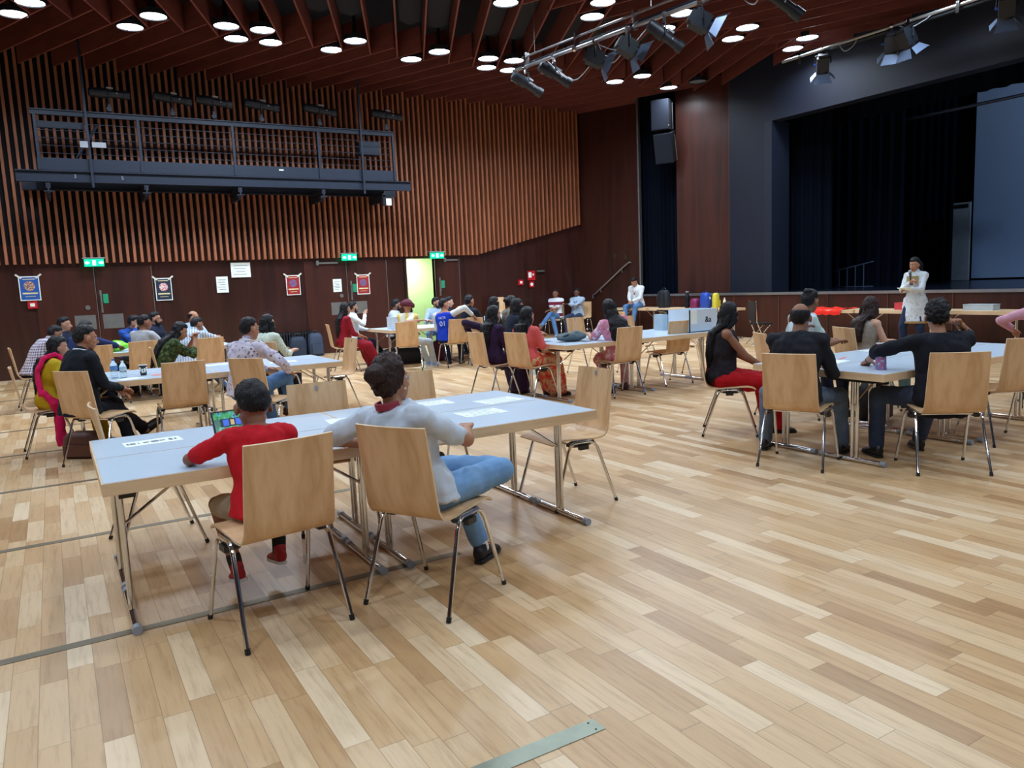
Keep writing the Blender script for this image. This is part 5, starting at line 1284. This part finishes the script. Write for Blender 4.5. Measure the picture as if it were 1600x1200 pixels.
# --- middle left group
person(0.20, 8.46, -62, 'man in a black suit seen from the side with crossed legs, at the left', SUIT, SUIT, 'short', 'tan', loose=.024, lean=4, slump=.3, hy=-12, hp=3, sleeve='long', hl=(.05, .30, .66), hr_=(.13, .30, .68), fl=(-.08, .46, .085), fr=(-.18, .68, .20), kr=(.0, .4, 1), collar=WHITE, hi=True, ts=1.03)
p = person(-0.05, 9.28, -80, 'woman in a yellow tunic with a pink scarf at the far left', C_('tunic_yellow', 196, 164, 30), C_('tunic_yellow2', 186, 150, 26), 'long', 'tan', fem=True, lean=6, slump=.3, hy=-6, bot='kurta', scale=.95, sleeve='short', lanyard=None, ts=.88)
g = G(); sp = p['sp']; X = p['X']; Y = p['Y']
g.tube([sp(.05)+Y*.17+X*.11, sp(.25)+Y*.16+X*.10, sp(.42)+Y*.11+X*.08, sp(.49)+X*.085, sp(.44)-Y*.11+X*.10, sp(.3)-Y*.15+X*.12, sp(.05)-Y*.12+X*.19], .032, 10); g.tube([sp(.1)+X*.19-Y*.1, sp(-.02)+X*.22, sp(-.12)+X*.2+Y*.05, sp(-.3)+X*.2+Y*.05, sp(-.48)+X*.2+Y*.07], [.03, .05, .05, .05, .06], 10); g.tube([sp(.0)+X*.2-Y*.04, sp(-.02)+X*.15+Y*.2, sp(-.03)+X*.02+Y*.3], .04, 10)
me = remesh(g, .014, 2, .014, 14); meshobj('scarf', me, cloth('scarf_pink', 'noise', [srgb(196, 20, 80), srgb(210, 24, 88), srgb(206, 26, 86), srgb(240, 190, 210)], 30), p['e'])
person(1.71, 8.32, -58, 'man in a white shirt with a purple floral print, hand on his knee', cloth('floral_purple', 'flower', [srgb(206, 200, 214), srgb(112, 84, 112), srgb(188, 180, 206)], 26), DENIM, 'short', 'tan', lean=2, slump=.5, twist=-4, hy=-10, sleeve='long', hl=(-.1, .35, .74), hr_=(.28, .3, .72), er=(1, -.1, -.3), fl=(-.1, .4, .085), fr=(.05, .50, .30), kr=(.5, .3, 1), hi=True, shoe=plain('shoe_brown', srgb(70, 40, 30), .5), collar=WHITE, wide=1.05)
person(2.45, 10.58, -52, 'woman with shoulder-length dark hair in a pale patterned blouse behind the floral shirt', cloth('blouse_pale', 'flower', [srgb(208, 218, 206), srgb(150, 180, 150)], 40), NAVYC, 'bob', 'fair', fem=True, lean=8, hy=-14, hl=(-.1, .4, .78), hr_=(.15, .35, .76), sleeve='mid', ts=.93)
person(1.20, 11.04, -80, 'woman in a dark green patterned top resting her chin on her hands', cloth('top_green', 'noise', [srgb(26, 40, 28), srgb(60, 76, 44), srgb(110, 120, 76), srgb(24, 34, 26)], 30), NAVYC, 'long', 'tan', fem=True, lean=20, slump=.4, hy=-4, hp=5, hl=(-.02, .42, 1.0), hr_=(.05, .42, 1.0), er=(.4, .4, -1), el=(-.4, .4, -1), sleeve='mid', scale=.98)
# --- far left group
person(-.28, 13.5, -70, 'man in a purple checked shirt bent over the table, mostly hidden at the far left', cloth('check_purple', 'plaid', [srgb(206, 200, 212), srgb(70, 50, 90)], 26), NAVYC, 'short', 'brown', lean=24, slump=.6, hy=0, hl=(-.1, .5, .8), hr_=(.15, .5, .8), sleeve='long')
person(.15, 15.0, -120, 'man peering out behind the bent man, far left row by the doors', NAVYC, NAVYC, 'short', 'tan', lean=5, hy=20, sleeve='long', hl=(-.1, .4, .8), hr_=(.1, .4, .8))
person(0.30, 12.98, -38, 'man in a dark blue shirt with greying hair leaning on the far left table', cloth('shirt_darkblue', 'plain', [srgb(36, 50, 96)]), NAVYC, 'short', 'brown', lean=16, slump=.3, hy=-35, sleeve='mid', hl=(.05, .5, .82), hr_=(.35, .42, .85), er=(1, .2, -.3), hairc=HGREY)
person(1.15, 15.05, -155, 'bearded man in a bright blue shirt with a hand over his mouth', cloth('shirt_royal', 'plaid', [srgb(40, 84, 170), srgb(30, 56, 120)], 12), NAVYC, 'short', 'tan', lean=14, slump=.3, hy=45, sleeve='long', hl=(-.15, .38, .8), hr_=(.03, .24, 1.06), er=(.7, .5, -1), beard='short')
person(1.18, 13.15, -50, 'young man in a light grey T-shirt seen in profile behind an empty chair', GREYC, NAVYC, 'short', 'brown', lean=8, hy=-20, hl=(-.1, .45, .8), hr_=(.2, .42, .8))
person(1.59, 15.21, -130, 'bearded man with glasses in a dark open jacket over a white shirt', NAVYC, NAVYC, 'short', 'tan', lean=3, hy=25, sleeve='long', beard='short', glasses=True, hl=(-.12, .3, .66), hr_=(.12, .3, .66), collar=WHITE)
person(2.23, 15.51, -150, 'bald man in a pale blue shirt at the back of the far left group', PALEB, NAVYC, 'bald', 'tan', lean=10, hy=30, sleeve='long', hl=(-.2, .4, .8), hr_=(.2, .4, .8))
person(1.80, 13.03, -42, 'man in a pale striped shirt leaning forward on folded arms', cloth('stripe_pale', 'vstripe', [srgb(196, 206, 220), srgb(140, 156, 180)], 22), DENIM, 'short', 'brown', lean=24, slump=.4, hy=-25, sleeve='long', hl=(.18, .48, .86), hr_=(.0, .5, .86), er=(1, .3, -.2), el=(-1, .3, -.2), fl=(.25, .5, .085), fr=(.45, .45, .085))
# --- far centre group
person(4.82, 14.3, -84, 'woman with long black hair in a dark red dress, sitting sideways at a table end', C_('dress_red', 140, 22, 40), C_('dress_red', 140, 22, 40), 'long', 'tan', fem=True, lean=4, hy=4, bot='gown', sleeve='mid', fl=(-.1, .5, .085), fr=(.1, .56, .085), botc=None)
person(5.37, 15.37, -110, 'bearded man in white with his hand at his chin, behind the woman in red', WHITE, NAVYC, 'short', 'tan', lean=2, hy=30, sleeve='long', beard='short', hl=(-.1, .3, .7), hr_=(.05, .22, 1.04), er=(.5, .6, -1), fl=(-.1, .6, .085), fr=(.1, .62, .085))
person(6.38, 15.60, -130, 'man in a light grey T-shirt left of the turbaned man, looking right', C_('tshirt_lightgrey', 190, 200, 214), NAVYC, 'short', 'brown', lean=6, hy=30, hl=(-.15, .35, .8), hr_=(.15, .35, .8), beard='short')
person(5.85, 13.6, -62, 'man with a maroon turban and long beard in a white and yellow shirt, pale jeans', cloth('shirt_yellowwhite', 'vstripe', [srgb(220, 216, 206), srgb(214, 190, 110)], 5), C_('jeans_white', 190, 196, 200), 'turban', 'tan', lean=0, twist=-8, hy=-10, beard='long', hl=(-.15, .3, .7), hr_=(.32, -.12, .93), er=(.9, -.6, -.5), sleeve='short', shoe=plain('shoe_paleblue', srgb(160, 184, 226), .5), sole=SOLE, fl=(-.02, .5, .085), fr=(.12, .52, .085))
p = person(6.52, 13.38, -38, 'man in a blue varsity jacket with white sleeves, arm over the chair back', C_('jacket_blue', 24, 60, 190), NAVYC, 'short', 'tan', lean=2, twist=10, hy=-40, side=-4, sleeve='none', hl=(-.1, .3, .7), hr_=(.5, .0, .98), er=(.8, -.2, .3), fl=(-.1, .45, .085), fr=(.15, .48, .085))
g = G()
for S_, E_, H_ in ((p['SL'], p['EL'], p['HL']), (p['SR'], p['ER'], p['HR'])): g.cap(S_, E_, .066, .055); g.cap(E_, E_+(H_-E_)*.9, .055, .042)
meshobj('sleeves', remesh(g, .014, 2, .006), WHITE, p['e'])
g = G(); g.loft([(p['sp'](-.045), Vector((.178, 0, 0)), Vector((0, .138, 0))), (p['sp'](0.0), Vector((.187, 0, 0)), Vector((0, .144, 0)))], 24); g.build('jacket_hem', WHITE, p['e'])
text('jacket_number', '01', .13, p['sp'](.27)-p['Y']*.139, p['Mt']@Matrix(((1, 0, 0), (0, 0, -1), (0, 1, 0))), plain('number_outline', srgb(190, 205, 240), .6), p['e'])
text('jacket_number', 'NCR', .07, p['sp'](.38)-p['Y']*.138, p['Mt']@Matrix(((1, 0, 0), (0, 0, -1), (0, 1, 0))), plain('number_outline', srgb(190, 205, 240), .6), p['e'])
person(7.48, 15.85, 150, 'man in a pale blue shirt sitting before the bright open doorway', PALEB, DENIM, 'short', 'tan', lean=8, hy=65, sleeve='long', hl=(-.15, .35, .8), hr_=(.15, .35, .8), beard='short')
person(7.69, 15.70, -130, 'man mostly hidden between the blue jacket and the black waistcoat', NAVYC, NAVYC, 'short', 'fair', lean=6, hy=28, sleeve='long', hl=(-.1, .3, .72), hr_=(.05, .24, 1.0), er=(.5, .5, -1))
person(7.26, 13.76, -72, 'man with glasses in a black waistcoat suit with crossed legs', SUIT, SUIT, 'short', 'tan', loose=.024, lean=0, hy=2, sleeve='long', glasses=True, hl=(-.05, .36, .68), hr_=(.1, .34, .66), fl=(-.1, .44, .085), fr=(-.16, .68, .22), kr=(0, .4, 1), lanyard=plain('badge_white', srgb(220, 220, 225), .5), scale=1.04)
# --- by the wall
SANDAL = plain('sneaker_grey', srgb(130, 140, 156), .5)
person(12.35, 18.25, 128, 'man in a white and maroon polo shirt with a lanyard, legs crossed, by the wall', cloth('polo_band', 'stripe', [srgb(216, 222, 232), srgb(110, 30, 50)], 3.1), DENIM, 'short', 'brown', lean=0, hy=-5, glasses=True, hl=(.1, .25, .74), hr_=(-.05, .3, .74), fr=(-.15, .45, .085), fl=(.22, .62, .34), kl=(0, .3, 1), lanyard=CORAL, shoe=SANDAL)
person(12.99, 18.13, 118, 'man in a pale shirt with folded arms and a lanyard, by the wall', PALEB, DENIMD, 'short', 'dark', lean=-2, hy=8, sleeve='long', hl=(.16, .18, .88), hr_=(-.16, .2, .86), el=(-1, .3, -.5), er=(1, .3, -.5), fl=(-.1, .45, .085), fr=(.1, .45, .085), lanyard=plain('lanyard_dark', srgb(50, 40, 70), .5), glasses=True)
person(13.66, 16.25, 112, 'man in a white shirt sitting on the stage table, looking down at his hands', WHITE, DENIM, 'short', 'tan', lean=6, slump=.3, hy=0, hp=32, sleeve='long', seat=.745, hl=(-.03, .30, .93), hr_=(.04, .30, .93), fl=(-.12, .45, .36), fr=(.12, .47, .36), lanyard=CORAL)
# --- middle group
person(5.16, 9.12, -78, 'woman with long black hair in a dark purple dress on the left chair', C_('dress_purple', 48, 30, 62), C_('dress_purple', 48, 30, 62), 'long', 'tan', fem=True, lean=0, slump=.2, hy=-2, bot='gown', sleeve='long', hl=(-.4, -.1, .86), el=(-1, -.6, 0), fl=(-.1, .4, .085), fr=(.1, .4, .085), hi=False, ts=.88)
p = person(5.33, 8.52, -76, 'woman with black hair in a coral saree with a patterned drape, right chair', C_('blouse_coral', 222, 96, 96), cloth('saree', 'noise', [srgb(200, 60, 60), srgb(226, 90, 70), srgb(206, 176, 130), srgb(216, 70, 66), srgb(120, 120, 110)], 12), 'long', 'tan', fem=True, lean=2, hy=2, bot='skirt', sleeve='short', fl=(-.1, .42, .085), fr=(.1, .48, .085), hl=(-.1, .3, .66), hr_=(.16, .28, .64), ts=.84)
person(6.06, 10.00, -95, 'woman with curly hair and a navy sleeve behind the coral saree', NAVYC, NAVYC, 'bob', 'tan', fem=True, lean=4, hy=0, sleeve='long', hl=(-.1, .35, .78), hr_=(.1, .33, .76), fr=(-.05, .55, .2), shoe=plain('boot_brown', srgb(66, 36, 32), .6))
person(7.02, 12.40, -92, 'person with dark hair in a dark top, left of the pair before the stacked chairs', BLACKC, NAVYC, 'bob', 'tan', fem=True, lean=4, hy=5, sleeve='long')
person(7.36, 12.38, -88, 'young woman with glasses and curly dark hair before the stacked chairs', cloth('top_beige', 'noise', [srgb(150, 140, 124), srgb(90, 84, 80)], 20), NAVYC, 'frizz', 'tan', fem=True, lean=6, hy=-6, sleeve='mid', glasses=True)
person(6.46, 8.12, -8, 'woman in a pink patterned kurta with long loosely tied hair, back to the camera', cloth('kurta_pink', 'noise', [srgb(196, 100, 130), srgb(210, 140, 166), srgb(226, 214, 222), srgb(180, 80, 112)], 10), cloth('kurta_pink2', 'noise', [srgb(196, 120, 130), srgb(210, 190, 196)], 10), 'braid', 'tan', fem=True, lean=6, side=-8, hy=-8, bot='kurta', sleeve='short', hl=(-.2, .4, .8), hr_=(.15, .42, .8), fl=(-.02, .15, .085), fr=(.3, .3, .085), shoe=plain('shoe_brown', srgb(70, 40, 30), .5), ts=.95)
# --- right group
person(5.62, 5.34, -125, 'woman with long straight black hair, black lace top and red skirt', cloth('lace_black', 'noise', [srgb(22, 20, 26), srgb(44, 38, 46)], 60), C_('skirt_red', 176, 14, 26), 'long', 'brown', fem=True, lean=2, slump=.2, hy=40, bot='skirt', sleeve='none', hl=(-.05, .34, .66), hr_=(.1, .36, .64), hi=True, fl=(-.1, .42, .085), fr=(.12, .46, .085), scale=.97, ts=.97)
person(5.12, 4.12, -66, 'balding man in a dark shirt and grey jeans, back to the camera', C_('shirt_charcoal', 28, 30, 38), DENIMG, 'bald', 'brown', lean=4, slump=.5, hy=5, sleeve='mid', hl=(-.06, .24, 1.02), el=(-.8, .5, -1), hr_=(.14, .30, .74), er=(.5,-.2,-1), fl=(-.36, .34, .085), fr=(.26, .42, .085), hi=True, wide=1.05, ts=.98)
person(6.72, 5.36, -112, 'man in a sage, white and grey polo shirt with hair tied in a bun', cloth('polo_sage', 'vstripe', [srgb(176, 194, 188), srgb(206, 222, 234)], 4.2), NAVYC, 'bun', 'brown', lean=6, slump=.4, ts=1.09, hy=30, sleeve='short', hl=(-.15, .4, .8), hr_=(.1, .36, .8), hi=True, collar=WHITE)
person(7.62, 5.20, -105, 'woman with wavy shoulder-length brown hair in a grey sleeveless top', cloth('top_greygold', 'noise', [srgb(140, 132, 124), srgb(166, 156, 146)], 40), C_('skirt_teal', 110, 150, 160), 'longwavy', 'fair', fem=True, lean=6, hy=30, sleeve='none', hl=(-.1, .36, .78), hr_=(.14, .3, .7), hairc=HBRN, hi=False, scale=.94, ts=.95)
p = person(5.84, 3.38, -34, 'man with curly black hair in a black shirt, arm stretched to a tumbler', C_('shirt_black', 22, 24, 34), DENIMD, 'curly', 'tan', lean=2, slump=.4, hy=-20, hp=2, sleeve='mid', hl=(-.38, .38, .79), el=(-1, -.2, .1), hr_=(.17, .06, 1.09), er=(1, .8, -.9), fl=(-.34, .3, .085), fr=(.1, .50, .085), hi=True, wide=1.06, ts=.92)
d = (p['HL']-p['EL']).normalized(); G().tube([p['HL']-d*.015, p['HL']-d*.003], .0285, 14).build('wrist_band', BLACKP, p['e'])
d = (p['HR']-p['ER']).normalized(); G().tube([p['HR']-d*.05, p['HR']-d*.045], .031, 14).build('bangle', plain('gold', srgb(200, 160, 90), .3, .9), p['e'])
person(9.06, 4.09, -60, 'person in a pink shirt, only a sleeve visible at the right edge', C_('shirt_pink', 214, 160, 180), NAVYC, 'short', 'tan', lean=8, sleeve='long', hl=(-.3, .3, .8), el=(-1, -.1, 0), hr_=(.2, .3, .8))
# --- standing speaker
p = person(13.05, 8.0, 98, 'woman standing with a microphone in a white embroidered kurta and dark trousers', cloth('kurta_white', 'flower', [srgb(206, 214, 224), srgb(176, 182, 176)], 24), C_('trousers_blue', 34, 48, 78), 'pony', 'tan', fem=True, stand=True, wide=.93, bot='kurta', lean=1, hy=-12, hp=10, sleeve='long', scale=1.0, hl=(-.02, .36, 1.14), hr_=(-.02, .26, 1.26), er=(.6, .0, -1), el=(-.5, -.1, -1), lanyard=CORAL, fl=(-.12, -.05, .08), fr=(.17, .05, .08), curl=.9)
pe = p['e']; g = G()
hemz = p['hip'].z-.37; g.loft([(Vector((0, .01, hemz-.012)), Vector((.252, 0, 0)), Vector((0, .192, 0))), (Vector((0, .01, hemz+.022)), Vector((.25, 0, 0)), Vector((0, .19, 0)))], 28); g.build('hem_border', plain('gold_trim', srgb(150, 120, 70), .6), pe)
g = G(); sp = p['sp']; X = p['X']; Y = p['Y']; g.box(sp(.36)+Y*.128, (.2, .02, .14), M=p['Mt']); g.build('bodice_panel', plain('gold_panel', srgb(170, 150, 100), .6), pe)
Rm = Matrix.Rotation(R(98), 3, 'Z')
def W2(v): return Rm@Vector(v)+Vector((13.05, 8.0, 0))
hm = p['HR']; mth_ = p['hd'](0, .13, -.06); d = (mth_-hm).normalized()
e = empty('microphone', W2(hm+d*.03), 0, 'handheld microphone with a silver head held to the standing woman\'s mouth', 'microphone')
a0, a1 = Rm@(-d*.07), Rm@((mth_-hm-d*.06))
G().tube([a0, a1], .013, 12, r1=.02).build('handle', BLACKP, e); G().ell(a1, (.033, .033, .036)).build('head', GREYP, e)
e = empty('note_card', W2(p['HL']+Vector((-.0, .1, .02))), 98, 'white folded note card in the standing woman\'s lower hand', 'paper'); G().box((0, 0, 0), (.2, .15, .008), M=Matrix.Rotation(R(15), 3, 'X')).build('sheet', PAPER, e)
G().box((0, 0, -.009), (.17, .12, .006), M=Matrix.Rotation(R(15), 3, 'X')).build('back_sheet', PAPER, e)
